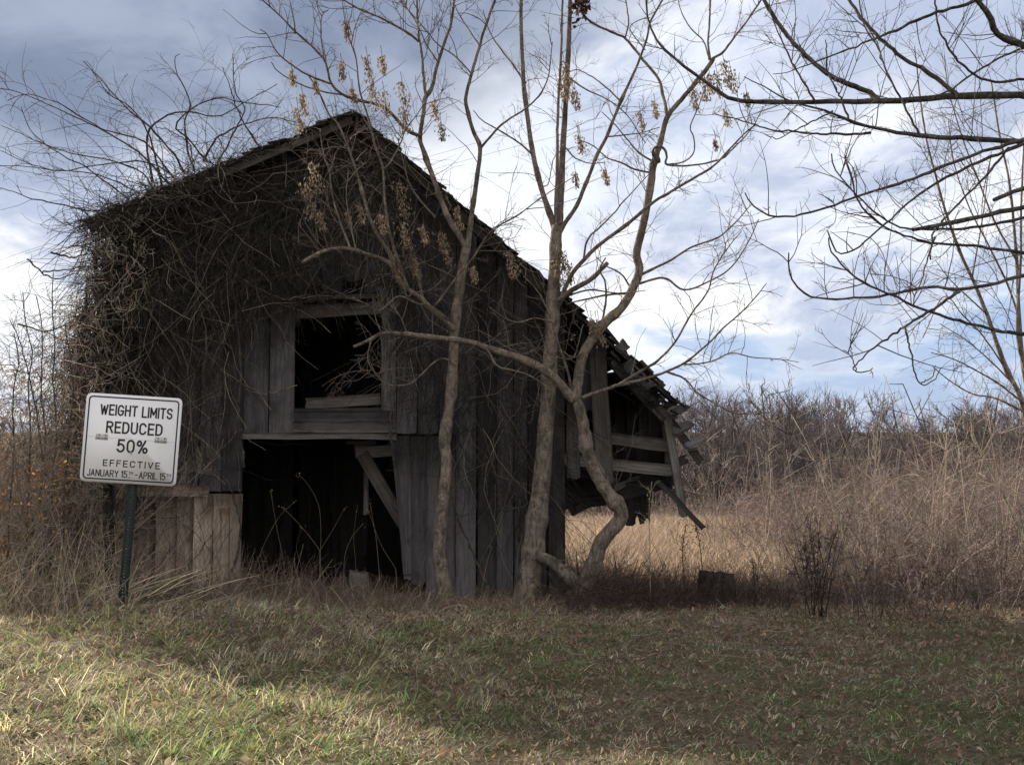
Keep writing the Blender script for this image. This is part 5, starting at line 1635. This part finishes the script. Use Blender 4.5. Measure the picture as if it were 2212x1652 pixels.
# understorey that closes the wood below the crowns
S = Strands()
n = 2300
y_ = rng.uniform(46, 125, n)
x_ = rng.uniform(-55, 90, n)
st_ = np.stack([x_, y_, ground(x_, y_)], 1)
d0 = np.stack([rng.normal(size=n) * 0.3, rng.normal(size=n) * 0.3, np.ones(n)], 1)
pts = walk(st_, d0, rng.uniform(4.0, 7.8, n), 5, 0.1, (0, 0, 0), 0.05)
S.add(pts, 0.07, 0.03, jcol((0.080, 0.062, 0.056), n, 0.25))
m_n = n * 4
i_ = rng.integers(0, n, m_n)
S.add(walk(pts[i_, rng.integers(1, 5, m_n)], unit(rng.normal(size=(m_n, 3)) + (0, 0, 0.6)), rng.uniform(0.6, 1.9, m_n), 3, 0.2), 0.034, 0.02, jcol((0.090, 0.072, 0.070), m_n, 0.25))
setp(S.build('woodland_understorey', M_TWIG, None, 'stuff'), 'dim brown understorey of the far wood below the skyline trees')

# ------------------------------------------------------------------ grass
def blades(name, x, y, L, wd, col, mat, lean=0.5, bend=0.6, az=None, label=None):
    """lean may be one number or one per blade; az the way each leans"""
    n = len(x)
    g = ground(x, y)
    if az is None:
        az = rng.uniform(0, 2 * math.pi, n)
    ln = np.clip(np.abs(rng.normal(size=n)) * 0.45 + 0.6, 0.1, 2.2) * lean
    ln = np.minimum(ln, 1.5)
    dirv = np.stack([np.cos(az) * np.sin(ln), np.sin(az) * np.sin(ln), np.cos(ln)], 1)
    ln2 = np.minimum(ln + rng.uniform(0.1, 1.0, n) * bend, 1.75)
    az2 = az + rng.normal(size=n) * 0.4
    dir2 = np.stack([np.cos(az2) * np.sin(ln2), np.sin(az2) * np.sin(ln2), np.cos(ln2)], 1)
    fa = rng.uniform(0, math.pi, n)
    side = np.stack([np.cos(fa), np.sin(fa), np.zeros(n)], 1) * (wd / 2)[:, None]
    p0 = np.stack([x, y, g - 0.008], 1)
    p1 = p0 + dirv * (L * 0.5)[:, None]
    p2 = p1 + dir2 * (L * 0.5)[:, None]
    p2[:, 2] = np.maximum(p2[:, 2], g + 0.006)
    V = np.stack([p0 - side, p0 + side, p1 - side * 0.8, p1 + side * 0.8, p2], 1).reshape(-1, 3)
    k = np.arange(n)[:, None] * 5
    Q = k + np.array([[0, 1, 3, 2]])
    T = k + np.array([[2, 3, 4]])
    me = mesh_np(name, V, [Q, T], mat, np.repeat(col, 5, axis=0))
    o = link(name, me, None, None, 'stuff')
    if label:
        o['label'] = label
    return o


def tufts(cx_, cy_, per, rad):
    """blade roots gathered round tuft centres; returns x, y and the tuft index"""
    m_ = rng.poisson(per, len(cx_)) if np.ndim(per) == 0 else rng.poisson(per)
    i_ = np.repeat(np.arange(len(cx_)), m_)
    r_ = rad if np.ndim(rad) == 0 else rad[i_]
    return cx_[i_] + rng.normal(size=len(i_)) * r_, cy_[i_] + rng.normal(size=len(i_)) * r_, i_


def lump(x, y, s, ph):
    """smooth clumpiness 0..1"""
    return 0.5 + 0.25 * (np.sin(s * x + ph) * np.sin(s * 0.83 * y + 1.7 * ph) + np.sin(s * 2.1 * x + 0.6 * s * y + ph * 2.3) * np.sin(s * 1.7 * y - 0.5 * s * x + ph))


GREEN, YEL, STRAW, BROWN = map(np.array, ((0.145, 0.225, 0.085), (0.34, 0.335, 0.135), (0.54, 0.465, 0.33), (0.31, 0.235, 0.18)))


def mixcol(n, wts):
    """wts (n,4) weights for green, yellow, straw, brown"""
    w_ = np.maximum(wts, 0)
    w_ = w_ / w_.sum(1, keepdims=True)
    r_ = rng.random(n)[:, None]
    i_ = (np.cumsum(w_, 1) < r_).sum(1).clip(0, 3)
    base = np.stack([GREEN, YEL, STRAW, BROWN])[i_]
    return np.clip(base * np.exp(rng.normal(size=(n, 1)) * 0.25) * np.exp(rng.normal(size=(n, 3)) * 0.06), 0.01, 0.8)


def scatter(n, y0, y1, pw, xm=0.60, pad=0.5):
    y = y0 + (y1 - y0) * rng.random(n) ** pw
    x = rng.uniform(-1, 1, n) * (xm * y + pad)
    return x, y


# mown sward of the foreground: tufts of their own colour, length and lean over a thin scatter
def zone(x, y):
    right = sm(x + 0.45 * (7 - y), -0.6, 1.6)
    farf = sm(y, 6.2, 9.0)
    return right, farf


def sward(x, y, green):
    right, farf = zone(x, y)
    gw = green * (0.85 + 0.8 * right) * (1 - 0.62 * farf)
    yw = (0.15 + 0.5 * green) * (1 - 0.85 * right) * (1 - 0.6 * farf)
    sw = (1.15 - green) * (0.75 - 0.35 * right)
    bw = (1.1 - green) * (0.18 + 0.45 * farf + 0.45 * right)
    return np.stack([gw, yw, sw, bw], 1)


cx_, cy_ = scatter(19000, 3.9, 10.5, 1.15)
keep = rng.random(len(cx_)) < 0.25 + 1.1 * lump(cx_, cy_, 2.9, 5.1) * lump(cx_, cy_, 6.7, 2.2) * 2
cx_, cy_ = cx_[keep], cy_[keep]
nt_ = len(cx_)
tl = rng.gamma(3.0, 0.013, nt_) + 0.022                    # length of the blades of each tuft
taz = math.radians(-35) + rng.normal(size=nt_) * 1.3
tl = tl * (1 + 0.9 * (1 - sm(cx_ + 0.45 * (7 - cy_), -1.2, 1.2)) * (rng.random(nt_) < 0.45))
tln = rng.uniform(0.5, 1.4, nt_)
tgreen = np.clip(0.5 + 1.5 * (lump(cx_, cy_, 1.7, 4.0) - 0.5) + 1.2 * (lump(cx_, cy_, 4.3, 1.2) - 0.5) + rng.normal(size=nt_) * 0.22, 0.02, 1)
x, y, ti = tufts(cx_, cy_, 8, rng.uniform(0.018, 0.06, nt_))
col = mixcol(len(x), sward(x, y, tgreen[ti])) * np.exp(rng.normal(size=nt_) * 0.28)[ti][:, None]
right, farf = zone(x, y)
blades('grass', x, y, tl[ti] * rng.uniform(0.5, 1.3, len(x)) * (1.15 - 0.5 * right), rng.uniform(0.0035, 0.007, len(x)), col, M_GRASS, tln[ti], 0.9, taz[ti] + rng.normal(size=len(x)) * 0.6,
       'short winter lawn of green and straw coloured tufts')
x, y = scatter(50000, 3.9, 10.6, 1.2)
keep = rng.random(len(x)) < 0.3 + lump(x, y, 3.1, 1.0)
x, y = x[keep], y[keep]
col = mixcol(len(x), sward(x, y, np.clip(0.5 + 1.5 * (lump(x, y, 1.7, 4.0) - 0.5) + 1.2 * (lump(x, y, 4.3, 1.2) - 0.5), 0.02, 1)))
blades('low_grass', x, y, rng.uniform(0.02, 0.065, len(x)), rng.uniform(0.0035, 0.007, len(x)), col, M_GRASS, 0.9, 0.9, None, 'thin low grass between the tufts of the lawn')
# flattened straw thatch
cx_, cy_ = scatter(7500, 3.9, 10.9, 1.1)
x, y, ti = tufts(cx_, cy_, 6, 0.06)
taz = math.radians(-20) + rng.normal(size=len(cx_)) * 1.5
right, farf = zone(x, y)
col = mixcol(len(x), np.stack([np.full(len(x), .03), .12 * (1 - right) + .02, .75 - .35 * right, .35 + .55 * right], 1)) * np.exp(rng.normal(size=len(cx_)) * 0.22)[ti][:, None]
blades('straw', x, y, rng.uniform(0.04, 0.14, len(x)), rng.uniform(0.003, 0.006, len(x)), col, M_GRASS, 1.45, 0.4, taz[ti] + rng.normal(size=len(x)) * 0.5, 'flattened straw lying through the lawn')
# longer uncut grass: left verge, foot of the barn, around the sign
cx_, cy_ = scatter(14000, 6.4, 11.2, 0.7)
px_ = 1106 + cx_ / cy_ * FPX
line = np.interp(px_, [-200, 250, 600, 1000, 1300, 1700, 2300], [7.3, 7.3, 7.9, 8.3, 8.4, 8.2, 7.6])
keep = (cy_ > line + rng.normal(size=len(cy_)) * 0.6 + 1.6 * (lump(cx_, cy_, 1.9, 0.7) - 0.5)) & ~((cy_ > 10.9) & (cx_ < wx(1220)) & (cx_ > wx(240)))
cx_, cy_ = cx_[keep], cy_[keep]
nt_ = len(cx_)
tr_ = sm(cx_, -2.6, -0.6)
tl = (rng.gamma(3.0, 0.034, nt_) + 0.045) * (1.15 - 0.6 * tr_) * (0.55 + 0.45 * sm(cy_, 8.2, 9.8))
taz = math.radians(-15) + rng.normal(size=nt_) * 1.2
tln = rng.uniform(0.45, 1.4, nt_)
x, y, ti = tufts(cx_, cy_, 6.5, 0.05)
r1 = tr_[ti]
col = mixcol(len(x), np.stack([.06 * (1 - r1) + .02, .07 * (1 - r1) + .01, .42 - .30 * r1, .6 + .4 * r1], 1)) * np.exp(rng.normal(size=nt_) * 0.3)[ti][:, None]
blades('uncut_grass', x, y, tl[ti] * rng.uniform(0.5, 1.4, len(x)), rng.uniform(0.0035, 0.007, len(x)), col, M_GRASS, tln[ti], 0.9, taz[ti] + rng.normal(size=len(x)) * 0.6,
       'long dead grass along the foot of the barn and round the sign')
# sunlit dead meadow behind
n = 15000
x = rng.random(n)
y = 11.2 + 19 * rng.random(n) ** 1.3
x = 0.3 + x * (0.62 * y + 1)
keep = ~((x < wx(1225) + 0.1) & (y < BACK + 0.1)) & (x < 0.31 * y + 0.45 + rng.normal(size=n) * 0.5)
cx_, cy_ = x[keep], y[keep]
x, y, ti = tufts(cx_, cy_, 6, 0.08)
nt_ = len(cx_)
taz = math.radians(-20) + rng.normal(size=nt_) * 1.3
col = np.clip(np.where(rng.random((len(x), 1)) < 0.7, np.array([(0.36, 0.275, 0.205)]), np.array([(0.21, 0.15, 0.115)])) * np.exp(rng.normal(size=nt_) * 0.25)[ti][:, None], 0.01, 0.8)
blades('meadow_grass', x, y, rng.uniform(0.12, 0.55, len(x)), rng.uniform(0.006, 0.012, len(x)) * (1 + 0.03 * (y - 11)), col, M_GRASS, rng.uniform(0.3, 1.1, nt_)[ti], 0.9, taz[ti] + rng.normal(size=len(x)) * 0.6,
       'tan dead meadow grass lit by the sun behind the barn')

# leaf litter
n = 14000
x, y = scatter(n, 4.0, 10.8, 0.8)
z = ground(x, y) + rng.uniform(0.010, 0.045, n)
base = np.where(rng.random((n, 1)) < 0.55, np.array([(0.17, 0.105, 0.065)]), np.array([(0.27, 0.205, 0.145)]))
base = np.where(rng.random((n, 1)) < 0.06, np.array([(0.19, 0.10, 0.06)]), base)
setp(link('fallen_leaves', leaf_mesh('fallen_leaves', np.stack([x, y, z], 1), 0.0155, base * np.exp(rng.normal(size=(n, 1)) * 0.3), M_LEAF, fold=0.3), None, None, 'stuff'), 'curled brown leaves scattered through the grass')

n = 4200
x, y = scatter(n, 7.2, 10.8, 1.0)
z = ground(x, y) + rng.uniform(0.01, 0.06, n)
setp(link('leaf_litter', leaf_mesh('leaf_litter', np.stack([x, y, z], 1), 0.019, jcol((0.20, 0.135, 0.095), n, 0.35), M_LEAF, fold=0.4), None, None, 'stuff'), 'brown leaf litter drifted along the foot of the barn')
n = 520
x, y = scatter(n, 4.2, 10.6, 0.8)
keep = rng.random(n) < 0.2 + lump(x, y, 1.3, 0.9)
x, y = x[keep], y[keep]
n = len(x)
z = ground(x, y) + rng.uniform(0.02, 0.05, n)
base = np.where(rng.random((n, 1)) < 0.6, np.array([(0.20, 0.13, 0.085)]), np.array([(0.30, 0.235, 0.17)]))
setp(link('large_fallen_leaves', leaf_mesh('large_fallen_leaves', np.stack([x, y, z], 1), 0.027, base * np.exp(rng.normal(size=(n, 1)) * 0.3), M_LEAF, fold=0.45), None, None, 'stuff'), 'larger curled oak and sycamore leaves lying on the lawn')

# brush and dead canes along the foot of the barn
S = Strands()
n = 2700
Xs = 150 + 1150 * rng.random(n) ** 1.15
yy = rng.uniform(9.1, 10.85, n)
xx = (Xs - 1106) / FPX * yy
st_ = np.stack([xx, yy, ground(xx, yy) - 0.02], 1)
d0 = np.stack([rng.normal(size=n) * 0.5 + 0.15, rng.normal(size=n) * 0.35, rng.uniform(0.35, 1.2, n)], 1)
hh = np.interp(Xs, [150, 300, 500, 800, 1000, 1330], [0.80, 0.75, 0.68, 0.40, 0.22, 0.18])
pts = walk(st_, d0, hh * rng.uniform(0.35, 1.25, n), 7, 0.12, (0, 0, -0.06), 0.08)
cb = np.where(rng.random((n, 1)) < 0.25, np.array([(0.30, 0.235, 0.155)]), np.array([(0.145, 0.100, 0.080)]))
S.add(pts, rng.uniform(0.0016, 0.0034, n), 0.0010, cb * np.exp(rng.normal(size=(n, 1)) * 0.3))
m_n = 3400
i_ = rng.integers(0, n, m_n)
S.add(walk(pts[i_, rng.integers(1, 6, m_n)], unit(rng.normal(size=(m_n, 3)) + (0, 0, 0.3)), rng.uniform(0.05, 0.2, m_n), 4, 0.2, (0, 0, -0.05), 0.1), 0.0016, 0.0009, cb[i_] * np.exp(rng.normal(size=(m_n, 1)) * 0.25))
n = 330
Xs = rng.uniform(60, 1000, n)
yy = rng.uniform(8.7, 10.8, n)
xx = (Xs - 1106) / FPX * yy
st_ = np.stack([xx, yy, ground(xx, yy) - 0.02], 1)
d0 = np.stack([rng.normal(size=n) * 0.7 + 0.2, rng.normal(size=n) * 0.4, rng.uniform(0.2, 1.1, n)], 1)
hh = np.interp(Xs, [60, 300, 480, 560, 1000], [0.9, 0.95, 0.75, 0.42, 0.35])
pc_ = walk(st_, d0, hh * rng.uniform(0.4, 1.3, n), 11, 0.09, (0, 0, -0.07), 0.10)
pc_[:, :, 2] = np.maximum(pc_[:, :, 2], ground(pc_[:, :, 0], pc_[:, :, 1]) + 0.01)
S.add(pc_, rng.uniform(0.0026, 0.0046, n), 0.0014, jcol((0.25, 0.195, 0.145), n, 0.45))
n = 620
Xs = rng.uniform(-60, 300, n)
yy = rng.uniform(8.5, 10.2, n)
xx = (Xs - 1106) / FPX * yy
st_ = np.stack([xx, yy, ground(xx, yy) - 0.02], 1)
d0 = np.stack([rng.normal(size=n) * 0.35 + 0.12, rng.normal(size=n) * 0.3, np.ones(n)], 1)
pts2 = walk(st_, d0, rng.uniform(0.2, 0.95, n), 8, 0.10, (0, 0, -0.03), 0.07)
cc2 = jcol((0.36, 0.285, 0.20), n, 0.35)
S.add(pts2, rng.uniform(0.0020, 0.0036, n), 0.0010, cc2)
m_n = 1800
i_ = rng.integers(0, n, m_n)
S.add(walk(pts2[i_, rng.integers(3, 7, m_n)], unit(rng.normal(size=(m_n, 3)) + (0, 0, 0.5)), rng.uniform(0.04, 0.16, m_n), 4, 0.2, (0, 0, -0.03), 0.1), 0.0017, 0.0009, cc2[i_])
n = 420
yy = rng.uniform(6.6, 10.6, n)
Xs = rng.uniform(60, 1750, n)
xx = (Xs - 1106) / FPX * yy
st_ = np.stack([xx, yy, ground(xx, yy) + 0.03], 1)
tw3 = walk(st_, np.stack([rng.normal(size=n), rng.normal(size=n) * 0.7, rng.normal(size=n) * 0.12], 1), rng.uniform(0.08, 0.5, n), 6, 0.12, (0, 0, -0.02), 0.05)
tw3[:, :, 2] = np.maximum(tw3[:, :, 2], ground(tw3[:, :, 0], tw3[:, :, 1]) + 0.02)
S.add(tw3, rng.uniform(0.0022, 0.0050, n), 0.0014, jcol((0.20, 0.165, 0.135), n, 0.45))
# the same at the foot of the lean-to
n = 1500
Xs = 1225 + 480 * rng.random(n) ** 1.2
yy = rng.uniform(9.3, 11.6, n)
xx = (Xs - 1106) / FPX * yy
st_ = np.stack([xx, yy, ground(xx, yy) - 0.02], 1)
d0 = np.stack([rng.normal(size=n) * 0.4, rng.normal(size=n) * 0.35, np.ones(n)], 1)
pts = walk(st_, d0, np.interp(Xs, [1225, 1500, 1700], [0.62, 0.5, 0.35]) * (0.3 + 1.3 * rng.random(n) ** 2.2), 8, 0.10, (0, 0, -0.03), 0.09)
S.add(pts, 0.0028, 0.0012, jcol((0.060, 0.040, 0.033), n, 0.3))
m_n = 3000
i_ = rng.integers(0, n, m_n)
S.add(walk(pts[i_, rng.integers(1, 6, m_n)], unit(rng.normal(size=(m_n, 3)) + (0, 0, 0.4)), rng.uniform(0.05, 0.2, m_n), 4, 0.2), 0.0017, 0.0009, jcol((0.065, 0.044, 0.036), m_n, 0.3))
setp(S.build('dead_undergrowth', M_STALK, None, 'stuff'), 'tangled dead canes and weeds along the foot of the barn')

# pale bent grass stalks by the sign, each one easy to follow
weeds = [
    ('bent_straw', [(330, 1310), (420, 1270), (500, 1235), (560, 1215)], 8.5, 3.2, 'long pale bent straw leaning right across the foot of the sign post'),
]
gs = thing('straw_tussock', (P(310, 1315, 8.75)[0], 8.75, gz(P(310, 1315, 8.75)[0], 8.75)), 'tussock of long pale straws leaning right from the sign post', 'grass tuft')
S = Strands()
for k in range(30):
    X0, Y0 = rng.uniform(150, 430), rng.uniform(1270, 1330)
    ln = rng.uniform(70, 190)
    a_ = math.radians(rng.uniform(18, 40))
    pix = [(X0, Y0), (X0 + ln * 0.5 * math.cos(a_), Y0 - ln * 0.5 * math.sin(a_)), (X0 + ln * math.cos(a_ * 0.85), Y0 - ln * math.sin(a_ * 0.85))]
    S.add(limb_pts(pix, 8.85, 8.8 + rng.normal() * 0.15, 7), 0.0040, 0.0016, jcol((0.50, 0.41, 0.26), 1, 0.2))
S.build('straws', M_STALK, gs, 'stuff')

# single dead weed stalks standing in front of the dark doorway
wd_pix = [
    [(690, 1270), (692, 1200), (693, 1140), (688, 1090), (668, 1050), (645, 1024)],
    [(692, 1190), (670, 1160), (640, 1125), (610, 1095)],
    [(690, 1190), (715, 1150), (735, 1115), (745, 1095)],
    [(742, 1262), (745, 1200), (760, 1160), (785, 1130)],
    [(822, 1275), (818, 1220), (812, 1160), (805, 1120), (800, 1085)],
    [(770, 1272), (768, 1210), (764, 1165), (770, 1100)],
    [(860, 1240), (850, 1220), (825, 1180), (805, 1130), (795, 1100)],
    [(620, 1280), (610, 1200), (596, 1130), (585, 1060)],
    [(540, 1270), (560, 1200), (600, 1120), (640, 1080)],
    [(905, 1250), (925, 1180), (950, 1100), (968, 1020), (975, 985)],
    [(1040, 1275), (1052, 1215), (1062, 1180)],
    [(655, 1265), (650, 1220), (640, 1180), (652, 1140)],
]
wd_lab = ['tallest weed stalk before the dark doorway, arching over to the left at its tip', 'side shoot leaning left from the tallest weed stalk in the doorway', 'side shoot leaning right from the tallest weed stalk in the doorway',
          'short weed stalk bending right beside the stone block', 'thin upright weed stalk just right of the stone block', 'straight weed stalk rising behind the stone block', 'weed stalk leaning left from the door jamb',
          'weed stalk leaning left in the left half of the doorway', 'weed stalk at the left post of the doorway, leaning right', 'long bramble cane curving up before the boards left of the slender tree',
          'short weed stalk before the boards right of the slender tree', 'short crooked weed stalk left of the tallest one in the doorway']
for pix, wlab in zip(wd_pix, wd_lab):
    dd = 10.1 + rng.random() * 0.5
    p_ = limb_pts(pix, dd, dd, 14)
    x0, y0 = p_[0, 0], p_[0, 1]
    root_ = thing('weed_stalk', (x0, y0, gz(x0, y0)), wlab, 'weed', 'weed stalks before the doorway')
    if pix[0][1] > 1230:
        p_[0, 2] = gz(x0, y0) - 0.02
    else:
        p_ = np.vstack([[x0 + 0.01, y0, gz(x0, y0) - 0.02], p_])
    st_ = Strands()
    st_.add(p_, 0.0026, 0.0014, jcol((0.17, 0.135, 0.095), 1, 0.25), 4)
    st_.build('stalk', M_STALK, root_)
    m_ = 7
    c0 = p_[-1] + rng.normal(size=(m_, 3)) * 0.018
    link('seed_head', leaf_mesh('seed_head', c0, 0.007, (0.30, 0.25, 0.17), M_LEAF), root_, None, 'stuff')

# dark weed stalks standing at the edge of the sunlit field
for pix, dd, lab in (([(1632, 1330), (1630, 1270), (1628, 1230), (1624, 1205)], 9.6, 'dark dock stalk with a ragged seed head right of the stump'), ([(1518, 1240), (1512, 1180), (1502, 1130)], 9.9, 'thin dark stalk left of the stump'),
                     ([(1405, 1290), (1404, 1180), (1402, 1100), (1408, 1040)], 9.9, 'tall pale stalk below the collapsed lean-to'), ([(1480, 1330), (1478, 1250), (1474, 1190), (1482, 1130)], 9.8, 'dark cane rising under the fallen rafter')):
    p_ = limb_pts(pix, dd, dd, 12)
    x0, y0 = p_[0, 0], p_[0, 1]
    p_[0, 2] = gz(x0, y0) - 0.03
    root_ = thing('weed_stalk', (x0, y0, gz(x0, y0)), lab, 'weed')
    st_ = Strands()
    cc = (0.30, 0.24, 0.15) if 'pale' in lab else (0.040, 0.028, 0.022)
    st_.add(p_, 0.006, 0.003, jcol(cc, 1, 0.1), 4)
    st_.build('stalk', M_STALK, root_)
    tw_ = Strands()
    twigs_on(tw_, [p_], per_m=9, lmin=0.08, lmax=0.3, r0=0.003, col=cc, up=0.6, K=5, sub=1, start=0.3)
    if tw_.b:
        tw_.build('side_shoots', M_STALK, root_, 'stuff')
    f_ = rng.uniform(0.7, 1.0, 40)
    c0 = p_[(f_ * 11).astype(int)] + rng.normal(size=(40, 3)) * (0.02, 0.02, 0.03)
    link('seed_head', leaf_mesh('seed_head', c0, 0.012, np.array(cc) * 0.9, M_LEAF), root_, None, 'stuff')

# ------------------------------------------------------------------ stump, stone block, logs, sticks
def lumpy(name, X, Ybase, d, w_, h, dep, mat, label, cat, seed, top=0.9, rough=0.06):
    R = np.random.default_rng(seed)
    p = P(X, Ybase, d)
    g = gz(p[0], d)
    na, nz = 22, 9
    ph = R.uniform(0, 6.28, 8)
    V = []
    for iz in range(nz):
        f_ = iz / (nz - 1)
        for ia in range(na):
            a_ = 2 * math.pi * ia / na
            rad = 1 + rough * (math.sin(2 * a_ + ph[0]) + math.sin(3 * a_ + ph[1] + f_) + 0.8 * math.sin(5 * a_ + ph[2]) + 0.6 * math.sin(8 * a_ + ph[3] + 2 * f_))
            rad *= 1.12 - (1.12 - top) * f_ ** 0.6
            if f_ > 0.85:
                rad *= 0.95
            zz_ = -0.06 + f_ * (h + 0.06) + (0.05 * h * math.sin(a_ + ph[4]) + 0.03 * h * math.sin(7 * a_ + ph[5]) + 0.02 * h * math.sin(11 * a_ + ph[6])) * f_ ** 3
            V.append((p[0] + w_ / 2 * rad * math.cos(a_), d + dep / 2 * rad * math.sin(a_), g + zz_))
    V.append((p[0], d, g + h * 0.93))
    q = np.arange(na * nz).reshape(nz, na)
    nxt = np.roll(q, -1, 1)
    Q = np.stack([q[:-1], nxt[:-1], nxt[1:], q[1:]], -1).reshape(-1, 4)
    Tt = np.stack([q[-1], nxt[-1], np.full(na, na * nz)], -1)
    o = link(name, mesh_np(name, np.array(V), [Q, Tt], mat))
    return setp(o, label, cat)


lumpy('tree_stump', 1550, 1330, 10.1, 0.40, 0.36, 0.40, M_BARK_STUMP, 'dark rough stump at the edge of the sunlit field', 'stump', 21, 0.97, 0.028)
M_STONE = mat_flat('old_stone', (0.085, 0.075, 0.066), 0.9, 0.45, 18, bstr=0.8)
lumpy('stone_block', 776, 1282, 10.75, 0.24, 0.36, 0.26, M_STONE, 'upright grey stone block standing in the barn doorway', 'stone', 9, 0.95, 0.05)
for pix, d0, d1, w0, w1, nm, lab, cat in (
        ([(900, 1303), (935, 1306), (985, 1298)], 10.0, 10.2, 14, 9, 'log', 'short rotten log lying in front of the slender tree', 'log'),
        ([(1165, 1315), (1210, 1326), (1260, 1334)], 9.6, 9.5, 9, 6, 'log', 'thin log lying at the foot of the barn corner', 'log'),
        ([(1700, 1470), (1735, 1465), (1755, 1430), (1790, 1418)], 7.0, 7.4, 5, 2, 'fallen_stick', 'pale forked stick lying on the shaded lawn', 'stick'),
        ([(340, 1290), (400, 1330), (430, 1370), (500, 1395), (560, 1400)], 8.2, 7.9, 4, 2, 'fallen_stick', 'pale broken cane lying right of the sign post', 'stick')):
    p_ = limb_pts(pix, d0, d1, 14)
    r_ = px(w0, d0)
    p_[:, 2] = ground(p_[:, 0], p_[:, 1]) + r_ * 0.7 + (0.02 if nm == 'fallen_stick' else 0)
    st_ = Strands()
    f_ = np.linspace(0, 1, 14)
    st_.add(p_, 0, 0, (0.1, 0.1, 0.1), 7, rads=(r_ + (px(w1, d1) - r_) * f_)[None])
    o = st_.build(nm, M_BARK_PALE if nm == 'fallen_stick' else M_BARK_STUMP)
    setp(o, lab, cat)
# broken brush pile below the lean-to
bp = thing('brush_pile', (P(1300, 1270, 10.5)[0], 10.5, gz(P(1300, 1270, 10.5)[0], 10.5)), 'low pile of dark fallen branches below the collapsed lean-to', 'brush pile')
S = Strands()
n = 130
Xs = rng.uniform(1235, 1420, n)
yy = rng.uniform(10.1, 11.2, n)
xx = (Xs - 1106) / FPX * yy
st_ = np.stack([xx, yy, ground(xx, yy) + rng.random(n) * 0.22 * np.interp(Xs, [1235, 1290, 1420], [1, 1, 0.2])], 1)
d0 = np.stack([rng.normal(size=n) + 0.3, rng.normal(size=n) * 0.5, rng.normal(size=n) * 0.22], 1)
pts = walk(st_, d0, rng.uniform(0.25, 0.8, n), 6, 0.08, (0, 0, -0.02), 0.05)
gg = ground(pts[:, :, 0], pts[:, :, 1]) + 0.01
pts[:, :, 2] = np.maximum(pts[:, :, 2], gg)
S.add(pts, rng.uniform(0.005, 0.014, n), 0.004, jcol((0.048, 0.036, 0.030), n, 0.3), 4)
S.build('fallen_branches', M_TWIG, bp, 'stuff')

# ------------------------------------------------------------------ overhead wires
M_WIRE = mat_flat('wire', (0.30, 0.30, 0.33), 0.6, 0.1)
for pix, lab in (([(-900, 800), (0, 611), (600, 462), (1185, 299), (1698, 205), (1900, 141), (2700, -110)], 'thin overhead wire, the lower of two crossing the sky'),
                 ([(-900, 760), (0, 580), (600, 430), (1185, 262), (1641, 111), (1910, 27), (2700, -220)], 'thin overhead wire, the higher of two crossing the sky')):
    st_ = Strands()
    st_.add(limb_pts(pix, 26, 20, 60), 0.0042, 0.0042, (0.3, 0.3, 0.3), 4)
    setp(st_.build('overhead_wire', M_WIRE), lab, 'wire')
